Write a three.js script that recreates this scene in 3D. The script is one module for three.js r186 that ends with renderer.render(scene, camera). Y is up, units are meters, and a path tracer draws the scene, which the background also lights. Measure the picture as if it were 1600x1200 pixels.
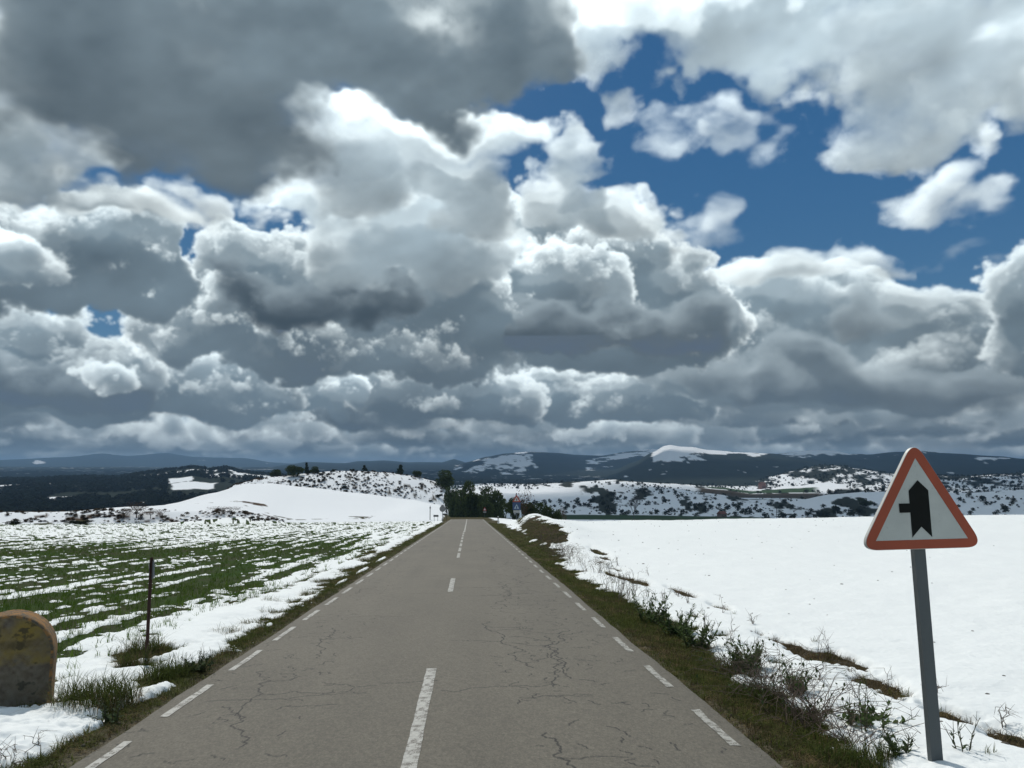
import * as THREE from 'three';
import { mergeGeometries, mergeVertices } from 'three/addons/utils/BufferGeometryUtils.js';
// ---------- sky: air and clouds, computed by marching through cloud volumes placed round the horizon ----------
const SUN_AZ = -25, SUN_EL = 48, RAD = Math.PI / 180;
const mulberry = (a) => () => { a |= 0; a = a + 0x6D2B79F5 | 0; let t = Math.imul(a ^ a >>> 15, 1 | a); t = t + Math.imul(t ^ t >>> 7, 61 | t) ^ t; return ((t ^ t >>> 14) >>> 0) / 4294967296; };
const lerp = (a, b, t) => a + (b - a) * t, clamp = (x, a = 0, b = 1) => x < a ? a : x > b ? b : x, sstep = (a, b, x) => { const t = clamp((x - a) / (b - a)); return t * t * (3 - 2 * t); };
const TN = 64, tileW = new Float32Array(TN ** 3), tileV = new Float32Array(TN ** 3);
{ // two tiles of 3-D noise: rounded cells (billows) and smooth random values
  const r = mulberry(11), c = 8, s = TN / c, px = new Float32Array(c ** 3 * 3).map(() => r());
  for (let i = 0; i < tileV.length; i++) tileV[i] = r();
  for (let z = 0; z < TN; z++) for (let y = 0; y < TN; y++) for (let x = 0; x < TN; x++) {
    const fx = x / s, fy = y / s, fz = z / s, ix = fx | 0, iy = fy | 0, iz = fz | 0; let best = 9;
    for (let a = -1; a < 2; a++) for (let b = -1; b < 2; b++) for (let d = -1; d < 2; d++) {
      const k = ((((iz + a) & 7) * c + ((iy + b) & 7)) * c + ((ix + d) & 7)) * 3;
      const ex = ix + d + px[k] - fx, ey = iy + b + px[k + 1] - fy, ez = iz + a + px[k + 2] - fz, q = ex * ex + ey * ey + ez * ez;
      if (q < best) best = q;
    }
    tileW[(z * TN + y) * TN + x] = 1 - Math.min(1, best * 1.1);
  }
}
const tri = (t, x, y, z) => {
  const X = Math.floor(x), Y = Math.floor(y), Z = Math.floor(z), u = x - X, v = y - Y, w = z - Z;
  const x0 = X & 63, x1 = (X + 1) & 63, y0 = (Y & 63) * 64, y1 = ((Y + 1) & 63) * 64, z0 = (Z & 63) * 4096, z1 = ((Z + 1) & 63) * 4096;
  const a = t[z0 + y0 + x0], b = t[z0 + y0 + x1], c = t[z0 + y1 + x0], d = t[z0 + y1 + x1], e = t[z1 + y0 + x0], f = t[z1 + y0 + x1], g = t[z1 + y1 + x0], h = t[z1 + y1 + x1];
  const p = a + (b - a) * u, q = c + (d - c) * u, m = e + (f - e) * u, n = g + (h - g) * u, i = p + (q - p) * v, j = m + (n - m) * v;
  return i + (j - i) * w;
};
const vnoise = (x, y, z) => { // smooth value noise, 0..1
  const X = Math.floor(x), Y = Math.floor(y), Z = Math.floor(z); let u = x - X, v = y - Y, w = z - Z;
  u = u * u * (3 - 2 * u); v = v * v * (3 - 2 * v); w = w * w * (3 - 2 * w);
  return tri(tileV, X + u, Y + v, Z + w);
};
const fbm = (x, y, z, o) => { let s = 0, a = .5, n = 0; for (let i = 0; i < o; i++) { s += a * vnoise(x, y, z); n += a; a *= .5; x = x * 2.03 + 7.1; y = y * 2.03 + 3.7; z = z * 2.03 + 1.3; } return s / n; };
// clouds near the view's own heading, front to back: [flat base in degrees up (-9: none), ruggedness, fineness, density, brightness, softness, wispiness, [[azimuth, elevation, half width, half height], ...]]
const CLOUDS = [
  [-9,2.3,0.33,0.85,-0.05,2.4,0.75,[[-25.5,28.5,12.7,5.9],[-26,22,7.6,3.2],[-8.1,32,13.2,6.7],[-18.4,34.9,22.3,5.3],[-29.7,24.2,4.2,3.8],[-1.5,29.4,5.8,4.4],[-17.9,24.2,5.9,2.9]]], // big dark
  [-9,2.6,0.5,0.36,0.42,1.5,0.7,[[5.1,31.3,2,4.3],[17.7,30.2,6.9,2.7],[9.6,31.9,4.9,1.9],[16.2,28.7,5.1,1.6],[28.7,27.5,8.9,4],[31.2,23.9,6.6,2.4],[25.6,23.1,2.4,0.9],[8.7,27.9,2.9,1.1],[36.7,22.9,4.5,3.9],[24.1,33.5,20.9,3.8],[12.4,27.7,2.4,0.7]]], // upper right
  [-9,1.5,0.6,0.22,0.3,1.1,1,[[18.5,22.5,2,1],[17,24.1,2.1,0.7],[21,23.8,2.2,0.6],[12.8,24.1,2.8,0.7],[29.3,18.2,2.6,1],[34.3,16.9,1.4,0.7],[14.5,18.5,1.2,1.8],[14,17.2,1.4,0.6]]], // upper right tatters
  [-9,0.8,0.8,0.45,0.1,0.9,0.6,[[24.6,14.7,1.8,1.1],[21.9,14.3,2.9,0.8],[20.6,13.8,4.7,0.9],[25.9,13.5,1.2,0.4]]], // small right
  [-9,0.8,0.8,0.15,0,0.7,1,[[30.6,14.2,1.5,0.6],[33,13.6,0.7,0.3]]], // faint
  [-9,1.2,0.7,0.5,0.15,0.7,0.7,[[4.2,22.2,2.1,2],[3,19.5,2.5,1.8],[7.8,18.7,4.3,1.4],[11.2,17,1.9,1.1],[9.7,18.2,2.4,1.1]]], // white tongue
  [-9,1.3,0.6,0.42,0.22,0.9,0.55,[[-4.9,21.3,4.7,2.7],[-12.8,24.7,3.8,2.1],[-15.5,21.9,3.2,1.7],[-3,19.1,2.9,2.3],[-8.9,23.1,5.8,1.7],[-11.7,20.1,3.3,1.8],[-5.5,24.1,8.3,1.4],[-2,23.1,2.5,1.8]]], // veil a
  [-9,1.3,0.6,0.5,0.3,0.9,0.4,[[-11.6,17.4,4.2,1.8],[-7.8,18.5,5.3,2.7],[-5.4,15.8,4.4,2.8],[-9.7,15.7,4.3,2.3],[-15.9,19.3,3.7,1.1],[-2,16.8,2.4,2.8]]], // veil b
  [-9,1.2,0.6,0.6,0.15,0.8,0.8,[[-34.5,20.9,2.4,2.2],[-30.9,19.7,3.3,1.7],[-35.4,23.3,1.3,2.5],[-33.3,18.5,2.8,1.1],[-29.3,17.4,7.5,0.9],[-22,18,3.4,1.3]]], // left top bright
  [11.5,0.9,1.1,1,0.2,0.6,0.2,[[-33.3,13,2.1,1.3],[-35.7,13,2.3,1.7],[-31.7,12.8,0.9,0.7]]], // left bright puff
  [10.1,1.05,0.8,1.1,0.08,0.4,0,[[-29.9,15.1,4.4,2.2],[-32.7,14.3,3.8,2.4],[-25.6,14,2.5,3],[-35.7,13,3.6,3.1],[-29,12.3,5.6,2.1],[-27.6,16.2,1.9,1.4],[-24.8,15.8,1.2,1.3]]], // left cumulus
  [9.9,1.2,0.9,0.75,-0.85,1.5,0.5,[[-15.6,11.7,4.9,2.2],[-11.5,12.4,3.3,2.3],[-9.2,13.4,2.1,1.6],[-18.8,12,2.6,1.6],[-20.1,14.1,1.5,1.3]]], // centre front low
  [6.9,1.15,0.75,1,0.05,0.45,0,[[-18.9,15.7,3.4,1.8],[-15.7,15.3,4.1,2.2],[-20.9,11.4,3.8,2.7],[-22.9,9.9,3.3,1.8],[-11.6,14.2,6.1,3.2],[-16.9,9.8,8.4,3.2],[-8.6,9.6,7.5,2.6],[-4.9,12.6,4.3,3.8],[-7.8,15.7,4.3,2.8],[-11.4,8.2,10.1,1.9]]], // centre left
  [8.5,1.2,0.8,0.8,-0.75,1.5,0.5,[[3.4,10.6,7.2,1.8],[9.6,10.6,6.1,1.9],[13.3,10.9,3.2,2.1],[-1.5,10.5,2.9,1.6]]], // centre band
  [11.2,1.0,0.95,0.9,0.22,0.4,0,[[0,14,3.9,2.3],[2.9,14.9,2.9,1.7],[6.3,13.5,2.9,1.5],[-2,15.4,2.9,1.9],[1,12.6,4.9,1.4]]], // centre white
  [6.9,1.05,0.8,1.1,0.1,0.45,0,[[2.9,17,3.4,1.8],[4.9,15.8,5.3,2.3],[12,13.7,2.8,2.2],[8.7,14.3,4.3,2.3],[1,12.1,5.8,2.8],[7.2,10.2,9.4,2.8],[-0.5,16.8,2.9,2.8],[13.8,11.8,2.3,2.3]]], // centre right
  [9.2,1,1,0.45,-0.5,1.4,0.4,[[24.6,10.6,2.2,1.5],[25.8,10.1,1.6,1]]], // right dark puff
  [5.3,0.9,0.9,1,0.12,0.4,0,[[34.2,10.5,2,2.4],[33.2,11.4,1.2,1.6],[35.9,11.4,2.2,1.9],[34.7,7.7,2.9,2]]], // right edge
  [4.2,1.2,0.7,0.7,-0.55,1.5,0.5,[[19.4,7,5.1,2.3],[24.8,5.8,4.8,1.7],[15.5,7.6,4.9,1.7],[30.4,5.1,4.3,1.6],[22,7.7,2.5,1.8]]], // right dark base
  [3.7,1.3,0.7,0.75,0.12,0.6,0.25,[[17.4,11.6,3.5,2.7],[20.5,11.8,4.7,2.7],[24.2,11.1,4.4,2.6],[28.8,10.2,4.5,2.2],[32,8.3,3.8,2.4],[18.6,7.9,7.3,3.2],[26.8,7,7.3,3],[14.2,8.1,5,2.3]]], // right mass
  [5.5,0.7,1.3,1,0.2,0.5,0,[[-27.9,6.3,1.2,0.8],[-27.1,5.9,0.8,0.5]]], // left low puff
  [3.8,0.9,0.9,1.1,-0.75,1.2,0.4,[[-31.8,5.1,4.5,1.6],[-27.8,5.3,3,1.7],[-35.2,5.6,2.9,2]]], // left low dark
  [3.5,1.0,0.9,1,0,0.4,0,[[-32.3,8.3,3.1,1.8],[-35,8,2.9,2],[-29.4,7.3,2.9,1.9],[-26.8,6.8,2.7,1.7],[-30.8,5.5,6.7,2.5]]], // left low
  [3.7,0.8,1,1,0.05,0.35,0,[[-22.8,6.4,2.9,1.6],[-20.3,6.9,2.5,1.3],[-18.1,6.1,2.4,1.4],[-24.7,5,3.6,1.7],[-21,4.9,4.6,1.8]]], // mid low a
  [3.7,0.7,1.1,1,0.22,0.3,0,[[-15.4,5.5,2.7,1.6],[-13.2,5.9,2.5,1.2],[-17.2,4.3,1.7,0.9]]], // mid low b
  [3.8,0.75,1.05,1,0,0.35,0,[[-9.5,5.6,3,1.5],[-6.9,5.9,2.4,1.3],[-3.8,6.4,3.3,1.4],[-1,5.2,3.4,1.5],[-5.3,4.7,5.2,1.4]]], // mid low c
  [3.5,0.8,1,1,0.08,0.35,0,[[2.9,5.5,2.9,1.4],[6.2,5,3.8,1.6],[10.5,6.3,4.2,1.9],[10,4.4,5.1,1.4],[3.4,6.9,2.9,0.8]]], // mid low d
];
function computeSky(W) {
  const H = W / 2, data = new Float32Array(W * H * 4), rnd = mulberry(5), clouds = [];
  const make = (base, amp, freq, dens, lit, soft, wisp, blobs, far = 0) => {
    const c = { base, amp: amp * (far ? 1 : 1.3), freq, dens, lit, soft: soft * (far ? 1 : .7), wisp, far, blobs: blobs.map(([a, e, rx, ry]) => ({ a, e, rx, ry, rw: .55 * (rx + ry), m: Math.sqrt(rx * ry) * (ry < rx ? .5 + .5 * ry / rx : 1) })) };
    const sr = mulberry(clouds.length * 31 + 7); // smaller heads bud from the tops and faces of the large ones
    for (const b of c.blobs.slice()) { const n = far ? 3 : Math.round(6 + 5 * sr()); for (let i = 0; i < n; i++) {
      const q = (sr() * 1.5 - .25) * Math.PI, f = (.75 + .3 * sr()) * (1 - .35 * wisp), tilt = sr(), k = (.26 + .3 * sr() * sr()), rx = Math.min(b.rx, b.ry * 1.5) * k * (1 + .5 * wisp), ry = Math.min(b.ry, b.rx * 1.2) * k;
      c.blobs.push({ a: b.a + Math.cos(q) * b.rx * f * .92, e: b.e + Math.sin(q) * b.ry * f * .9, w0: -b.rw * .5 * tilt, rx, ry, rw: .55 * (rx + ry), m: Math.sqrt(rx * ry) });
    } }
    c.R0 = Math.max(...c.blobs.map((b) => b.rw)) * 1.15 + amp * .4;
    c.a0 = Math.min(...c.blobs.map((b) => b.a - b.rx * 1.3 - amp)); c.a1 = Math.max(...c.blobs.map((b) => b.a + b.rx * 1.3 + amp));
    c.e0 = Math.max(Math.min(...c.blobs.map((b) => b.e - b.ry * 1.3 - amp)), base - 1); c.e1 = Math.max(...c.blobs.map((b) => b.e + b.ry * 1.3 + amp));
    c.top = Math.max(...c.blobs.map((b) => b.e + b.ry)); c.bot = base > -9 ? base : Math.min(...c.blobs.map((b) => b.e - b.ry));
    c.seed = clouds.length * 9.7; clouds.push(c);
  };
  for (const c of CLOUDS) make(...c);
  const heap = (az, base, w, h, lit, far) => {
    const n = 4 + (rnd() * 4 | 0), bl = [];
    for (let i = 0; i < n; i++) { const t = (i + .5) / n * 2 - 1 + (rnd() - .5) * .3, hh = h * (1 - t * t * .7) * (.6 + .6 * rnd()); bl.push([az + t * w * .8, base + hh * .45, w * (.28 + .22 * rnd()), hh * .62]); }
    make(far ? base - h * .12 : base, h * .45, clamp(2.6 / Math.max(h, .35), .35, 4.2), far ? .8 : 1, lit, h * (far ? .24 : .16), rnd() * (far ? .6 : .35), bl, far);
  };
  // clouds out of the view, heaped as those in it
  for (let e = 8; e < 74; e += 6 + e * .12) { const w = (6 + e * .22) / Math.cos(e * RAD); for (let a = 0; a < 360; a += w * (1.5 + rnd())) { const az = ((a + e * 7 + 180) % 360) - 180; if (Math.abs(az) < 41 + w && e < 36) continue; heap(az, e + (rnd() - .5) * 5, w * (.7 + .5 * rnd()), (4 + e * .14) * (.7 + .7 * rnd()), (rnd() - .6) * .5, 0); } }
  // rows of clouds that shrink towards the horizon, all round, the nearer rows first
  const rows = []; for (let e = 5.2; e > .6; e *= .74) rows.push(e);
  for (const e of rows) { const w = 1.9 + e * .8; for (let a = -180; a < 180; a += w * (.55 + .8 * rnd())) { const dark = rnd() < .42; heap(a + rnd() * w, e * (.72 + .5 * rnd()) - .3, w * (.5 + .8 * rnd()) * (dark ? 1.7 : 1), (1.25 + e * .45) * (dark ? .7 : .6 + .7 * rnd()), dark ? -.45 : (rnd() - .3) * .5, 1); } }
  const S = { a: 0, e: 0, w: 0 }, near = [], out = [0, 0, 0];
  const shape = (c, a, e, w) => { // rough distance inside the cloud, degrees
    let s = -9;
    for (let i = 0; i < near.length; i++) {
      const b = near[i], x = (a - b.a) / b.rx, y = (e - b.e) / b.ry, z = (w - (b.w0 || 0)) / b.rw, d = (1 - Math.sqrt(x * x + y * y + z * z)) * b.m, k = .35 * b.m, h = Math.max(k - Math.abs(s - d), 0) / k;
      s = Math.max(s, d) + h * h * k * .25;
    }
    if (c.base > -9) { const f = (e - c.base) * (c.wisp > .3 ? .75 : 1.4); if (f < s) s = f; }
    return s;
  };
  const rough = (c, a, e, w, fine) => {
    const f = c.freq * 3.4, x = a * f + c.seed, y = e * f * 1.08 + c.seed * .7, z = w * f + c.seed * 1.3;
    const warp = (vnoise(x * .13, y * .13, z * .13) - .5) * 9;
    let n = tri(tileW, x * .5 + warp, y * .5 + warp * .6, z * .5) * .35 + tri(tileW, x * 1.15 + 9, y * 1.15 + warp, z * 1.15) * .28;
    n += fine ? tri(tileW, x * 2.5 + warp, y * 2.5, z * 2.5) * .2 + tri(tileW, x * 5.3, y * 5.3 + warp, z * 5.3) * .15 + tri(tileW, x * 10.7, y * 10.7, z * 10.7 + warp) * .1 : .295;
    n = (n - .7) * 3;
    if (c.wisp) { const q = (fbm(x * .15 + warp * .1, y * .2, z * .15, fine ? 7 : 2) - .5) * 4.6; n = lerp(n, q, c.wisp); }
    return n;
  };
  const shade = (az, el, detail) => {
    // clear air
    const cosd = Math.sin(el * RAD) * Math.sin(SUN_EL * RAD) + Math.cos(el * RAD) * Math.cos(SUN_EL * RAD) * Math.cos((az - SUN_AZ) * RAD), off = Math.acos(clamp(cosd, -1, 1)) / RAD;
    const t = clamp(el / 90), low = Math.exp(-Math.max(el, 0) / 7.5), mid = Math.exp(-Math.max(el, 0) / 26), glow = Math.exp(-off * off / 230);
    let R = .016 + .024 * mid + .15 * low + .5 * glow, G = .078 + .092 * mid + .21 * low + .52 * glow, B = .215 + .165 * mid + .12 * low + .5 * glow;
    let T = 1, r = 0, g = 0, b = 0;
    const wx = (fbm(az * .22 + 40, el * .3, 3.3, 4) - .5) * 3.4, wy = (fbm(az * .25, el * .34 + 70, 8.1, 4) - .5) * 2.4, hash = Math.abs(Math.sin(az * 127.1 + el * 311.7) * 43758.5453) % 1;
    const mott = clamp((fbm(az * .16 + el * .1 + 20, el * .3 + 11, 5.5, 5) - .3) * 2.6, .12, 1), tone = .5 + 1.06 * (fbm(az * .2 + 60, el * .33 - az * .05, 1.7, 4));
    const silver = 1 + 1.3 * Math.exp(-off * off / 260);
    for (const c of clouds) {
      let a = az; if (c.a1 > 180 && a < c.a1 - 360) a += 360; if (c.a0 < -180 && a > c.a0 + 360) a -= 360;
      if (a < c.a0 || a > c.a1 || el < c.e0 || el > c.e1) continue;
      near.length = 0; const R0 = c.R0, L = 1 / c.freq, reach = L * 3, bend = c.amp * (c.far ? .35 : 1), aw = a + bend * wx, ew = el + bend * wy;
      for (const q of c.blobs) { const dx = Math.max(0, Math.abs(aw - q.a) - reach * .2), dy = q.e - ew, x = dx / q.rx, y = (dy > 0 ? Math.max(0, dy - reach) : dy) / q.ry, lim = 1.2 + c.amp / q.m; if (x * x + y * y < lim * lim) near.push(q); }
      if (!near.length) continue;
      const cut = c.amp * .8, st0 = Math.max(c.soft * (detail ? .55 : 1.2), R0 / 26), sig = 2.1 * c.dens * c.freq;
      let w = -R0 + st0 * hash;
      for (let i = 0; i < 60 && w < R0 && T > .012; i++) {
        const s = shape(c, aw, ew, w);
        if (s < -cut) { w += Math.max(st0, (-s - cut) * .8); continue; }
        let d = clamp((s + cut * rough(c, a, el, w, detail)) / c.soft); d *= lerp(1, mott, c.wisp);
        if (d <= .002) { w += st0; continue; }
        const st = st0 * (d > .8 ? 1.4 : 1); w += st;
        let tau = 0;
        for (let k = 0, p = 0; k < 4; k++) {
          const len = L * (k === 0 ? .22 : k === 1 ? .45 : k === 2 ? .9 : 1.7); p += len * .5;
          const da = -.2 * p, de = .86 * p, sw = w + .38 * p, q = shape(c, aw + da, ew + de, sw);
          if (q > -cut) tau += clamp((q + cut * (k < 3 ? rough(c, a + da, el + de, sw, k < 1 && detail) : 0)) / c.soft) * len * sig;
          p += len * .5;
        }
        const h = clamp((el - c.bot) / Math.max(.4, c.top - c.bot)), al = 1 - Math.exp(-d * sig * st * 1.5);
        const sun = .74 * Math.exp(-1.2 * tau) + .25 * Math.exp(-.3 * tau), k = Math.pow(2, c.lit * 2) * tone;
        const amb = .09 + .125 * h;
        const kr = k < 1 ? Math.pow(k, 1.08) : k, kb = k < 1 ? Math.pow(k, .93) : k, cr = (sun * .93 * silver + amb * .74) * kr, cg = (sun * .995 * silver + amb * 1.065) * k, cb = (sun * .975 * silver + amb * 1.3) * kb;
        const f = T * al; r += f * cr; g += f * cg; b += f * cb; T *= 1 - al;
      }
      if (T <= .012) break;
    }
    r += T * R; g += T * G; b += T * B;
    // air light thickens towards the horizon
    const hz = .62 * Math.exp(-Math.max(el, 0) / 3.4) + .12 * Math.exp(-Math.max(el, 0) / 14), hr = .165, hg = .225, hb = .275;
    out[0] = lerp(r, hr, hz); out[1] = lerp(g, hg, hz); out[2] = lerp(b, hb, hz);
  };
  // fine where the photograph looks, coarse elsewhere
  const rowOf = (e) => (e / 180 + .5) * H, colOf = (a) => ((a - 90) / 360 + .5) * W, Q = W >= 2048 ? 4 : 2, cw = W / Q, ch = H / 2 / Q + 1, coarse = new Float32Array((cw + 1) * ch * 3);
  for (let j = 0; j < ch; j++) for (let i = 0; i < cw; i++) { const az = ((((i * Q + .5) / W - .5) * 360 + 90 + 540) % 360) - 180, el = (j * Q + .5) / H * 180; shade(az, el, false); coarse.set(out, (j * (cw + 1) + i) * 3); if (!i) coarse.set(out, (j * (cw + 1) + cw) * 3); }
  const A = 43, E = 40;
  for (let y = 0; y < H / 2; y++) for (let x = 0; x < W; x++) {
    const el = (y + .5) / H * 180, az = ((((x + .5) / W - .5) * 360 + 90 + 540) % 360) - 180, k = ((y + H / 2) * W + x) * 4;
    const fi = x / Q, fj = y / Q, i = fi | 0, j = Math.min(fj | 0, ch - 2), u = fi - i, v = fj - j, o = (j * (cw + 1) + i) * 3, o2 = o + (cw + 1) * 3;
    const edge = clamp(Math.min((A - Math.abs(az)) / 3, (E - el) / 3));
    if (edge > 0) { shade(az, el, true); }
    for (let c = 0; c < 3; c++) { const s = lerp(lerp(coarse[o + c], coarse[o + 3 + c], u), lerp(coarse[o2 + c], coarse[o2 + 3 + c], u), v); data[k + c] = edge > 0 ? lerp(s, out[c], edge) : s; }
    data[k + 3] = 1;
  }
  const m = [0, 0, 0]; for (let x = 0; x < W; x++) for (let c = 0; c < 3; c++) m[c] += data[(H / 2 * W + x) * 4 + c] / W;
  for (let y = 0; y < H / 2; y++) for (let x = 0; x < W; x++) { const k = (y * W + x) * 4; data[k] = m[0] * .9; data[k + 1] = m[1] * .9; data[k + 2] = m[2] * .9; data[k + 3] = 1; }
  return data;
}

// ---------- camera, sky, sun, exposure ----------
const scene = new THREE.Scene();
const EYE = 2.2;
const camera = new THREE.PerspectiveCamera(53.13, 4 / 3, .1, 40000);
camera.position.set(0, EYE, 0); camera.rotation.x = 6.42 * RAD;
const skyTex = new THREE.DataTexture(computeSky(4096), 4096, 2048, THREE.RGBAFormat, THREE.FloatType);
skyTex.mapping = THREE.EquirectangularReflectionMapping; skyTex.magFilter = skyTex.minFilter = THREE.LinearFilter; skyTex.needsUpdate = true;
scene.background = skyTex; scene.environment = skyTex;
const renderer = new THREE.WebGLRenderer({ antialias: true });
renderer.toneMapping = THREE.LinearToneMapping; renderer.toneMappingExposure = 1;
renderer.shadowMap.enabled = true; renderer.shadowMap.type = THREE.PCFSoftShadowMap;
const sunDir = new THREE.Vector3(Math.sin(SUN_AZ * RAD) * Math.cos(SUN_EL * RAD), Math.sin(SUN_EL * RAD), -Math.cos(SUN_AZ * RAD) * Math.cos(SUN_EL * RAD));
const sun = new THREE.DirectionalLight(new THREE.Color(1, .955, .88), 2.8);
sun.position.copy(sunDir).multiplyScalar(20000); sun.castShadow = true; sun.shadow.mapSize.set(4096, 4096);
Object.assign(sun.shadow.camera, { left: -9000, right: 9000, top: 9000, bottom: -9000, near: 100, far: 40000 });
scene.add(sun, sun.target);
scene.fog = new THREE.FogExp2(new THREE.Color(.42, .68, 1), 1.05e-4);

// ---------- helpers ----------
const rnd = mulberry(77), TA = -3.15 * RAD, SA = Math.sin(TA), CA = Math.cos(TA);
const toW = (s, t) => [s * SA + (t - .4) * CA, -s * CA + (t - .4) * SA];           // s along the road, t to its right
const toS = (x, z) => [x * SA - z * CA, x * CA + z * SA + .4];
const polar = (az, r) => [r * Math.sin(az * RAD), -r * Math.cos(az * RAD)];
const n2 = (x, y, o = 4) => fbm(x, y, 17.3, o) - .5;
const table = (tb, x) => { if (x <= tb[0][0]) return tb[0][1]; for (let i = 1; i < tb.length; i++) if (x < tb[i][0]) { const u = (x - tb[i - 1][0]) / (tb[i][0] - tb[i - 1][0]); return lerp(tb[i - 1][1], tb[i][1], u * u * (3 - 2 * u) * .5 + u * .5); } return tb[tb.length - 1][1]; };
const smax = (a, b, k) => { const h = Math.max(k - Math.abs(a - b), 0) / k; return Math.max(a, b) + h * h * k * .25; };
const col = (r, g, b) => new THREE.Color().setRGB(r, g, b);
const names = {};
const numbered = (n) => { const k = names[n] = (names[n] ?? -1) + 1; return k ? n + '_' + String(k).padStart(3, '0') : n; };
function tag(o, label, category, group, kind) { if (label) o.userData.label = label; if (category) o.userData.category = category; if (group) o.userData.group = group; if (kind) o.userData.kind = kind; return o; }
function add(o, name) { o.name = numbered(name); scene.add(o); o.traverse((m) => { if (m.isMesh) m.castShadow = m.receiveShadow = true; }); return o; }
function part(parent, name, geometry, material) { const m = new THREE.Mesh(geometry, material); m.name = name; m.castShadow = m.receiveShadow = true; parent.add(m); return m; }
const std = (c, roughness = .9, more = {}) => new THREE.MeshStandardMaterial({ color: c, roughness, ...more });
function dataTex(w, h, f, srgb = false) {
  const d = new Uint8Array(w * h * 4), o = [0, 0, 0];
  for (let y = 0; y < h; y++) for (let x = 0; x < w; x++) { f(x, y, o); const k = (y * w + x) * 4; for (let c = 0; c < 3; c++) { let v = clamp(o[c]); if (srgb) v = v <= .0031308 ? 12.92 * v : 1.055 * v ** (1 / 2.4) - .055; d[k + c] = v * 255; } d[k + 3] = 255; }
  const t = new THREE.DataTexture(d, w, h); t.wrapS = t.wrapT = THREE.RepeatWrapping; t.magFilter = THREE.LinearFilter; t.minFilter = THREE.LinearMipmapLinearFilter; if (srgb) t.colorSpace = THREE.SRGBColorSpace; t.needsUpdate = true; return t;
}

// ---------- the lie of the land ----------
const VALLEY = [[0, -4], [300, -22], [600, -31], [1200, -34], [2500, -26], [4500, 0], [7000, 30], [14000, 60]];
const HILLS = [ // [first rise, crest, back foot, [[azimuth, elevation of the crest], ...], roughness in metres]
  { r0: 138, r1: 245, r2: 300, e: [[-25.5, -2.75], [-23.6, -2.28], [-21.2, -1.62], [-18.9, -.98], [-17.4, -.94], [-14.8, -1.23], [-11.2, -1.66], [-7.5, -2.14], [-5.4, -2.66]], n: .15, k: 'smooth' },
  { r0: 262, r1: 345, r2: 470, e: [[-20.8, -1.76], [-19.6, -.97], [-18.3, -.62], [-17, -.45], [-14.8, -.18], [-13.1, -.04], [-11.2, -.05], [-9.4, -.14], [-7.5, -.37], [-5.7, -.8], [-4.7, -1.4]], n: 1.6, k: 'scrub' },
  { r0: 520, r1: 1500, r2: 2300, e: [[-47.1, -.32], [-33.5, -.67], [-31.5, -.6], [-30.1, -.53], [-28.6, -.49], [-27.2, -.5], [-25.3, -.21], [-23.7, 0], [-22.3, .18], [-21.3, 0], [-20.4, .13], [-19.4, -.13], [-18.3, -.27], [-16.6, -.41], [-13.9, -.59], [-11.2, -1.15]], n: 7, k: 'wood' },
  { r0: 480, r1: 820, r2: 1000, e: [[13, -2.96], [16.5, -2.65], [19.9, -2.12], [22.4, -1.65], [24.8, -1.41], [30, -1.42], [33.5, -1.18], [47, -1.12]], n: 5, k: 'slope' },
  { r0: 540, r1: 1250, r2: 1700, e: [[-9.4, -1.85], [-4.7, -1.4], [-1.9, -1.03], [1.9, -1.08], [4.7, -.84], [7.5, -.7], [9.4, -.88], [11.7, -1.01], [15.2, -1.36], [17, -1.66], [20.3, -2.42]], n: 9, k: 'slope' },
  { r0: 1150, r1: 2100, r2: 2700, e: [[14.8, -1.59], [17, -.99], [18.3, -.45], [20, 0], [21.7, .31], [22.9, .35], [24.1, .09], [26.4, -.25], [30.1, -.37], [33.5, -.16], [47.1, -.22]], n: 16, k: 'knoll' },
  { r0: 1800, r1: 3500, r2: 4400, e: [[4.7, -1.17], [6.6, -.47], [7.5, -.05], [9, .61], [10.4, 1.36], [11.2, 1.8], [11.6, 1.86], [12.4, 1.74], [13.1, 1.7], [14.4, 1.47], [16.6, 1.31], [18.4, 1.21], [20.1, 1.02], [22.5, .57], [26.4, 0]], n: 26, k: 'peak' },
  { r0: 2900, r1: 5000, r2: 6000, e: [[14, .46], [18.4, 1.08], [20.1, 1.33], [21.3, 1.41], [22.6, 1.35], [23.7, 1.13], [24.9, 1.07], [26.5, 1.23], [28, 1.3], [29.4, 1.11], [32.2, .88], [33.6, .71], [47.2, .74]], n: 34, k: 'ridge' },
  { r0: 3200, r1: 6000, r2: 7200, e: [[-6.6, -.47], [-5.2, -.09], [-3.3, .61], [-1.9, .99], [-.5, 1.23], [1.4, 1.37], [3.3, 1.28], [4.7, 1.13], [6.6, 1.08], [8.5, 1.36], [10.4, 1.54], [12.2, 1.25], [18.4, .9]], n: 36, k: 'mountain' },
  { r0: 5200, r1: 8600, r2: 9800, e: [[-22.5, -.43], [-18.3, 0], [-16.2, .41], [-14.9, .59], [-12.2, .51], [-11.3, .65], [-9.4, .75], [-7.6, .61], [-5.2, .61], [-4.3, .85], [-3.1, .52], [0, .24], [33.5, 0]], n: 40, k: 'range' },
  { r0: 8800, r1: 11500, r2: 13500, e: [[-47.2, .74], [-33.6, .67], [-30.1, .86], [-28, 1.13], [-26.5, .97], [-24.1, 1.21], [-22.5, .96], [-19.2, .89], [-17.1, .59], [-14, .32], [-4.7, 0]], n: 60, k: 'range' },
];
const softplus = (v) => v > 20 ? v : Math.log(1 + Math.exp(v));
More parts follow.
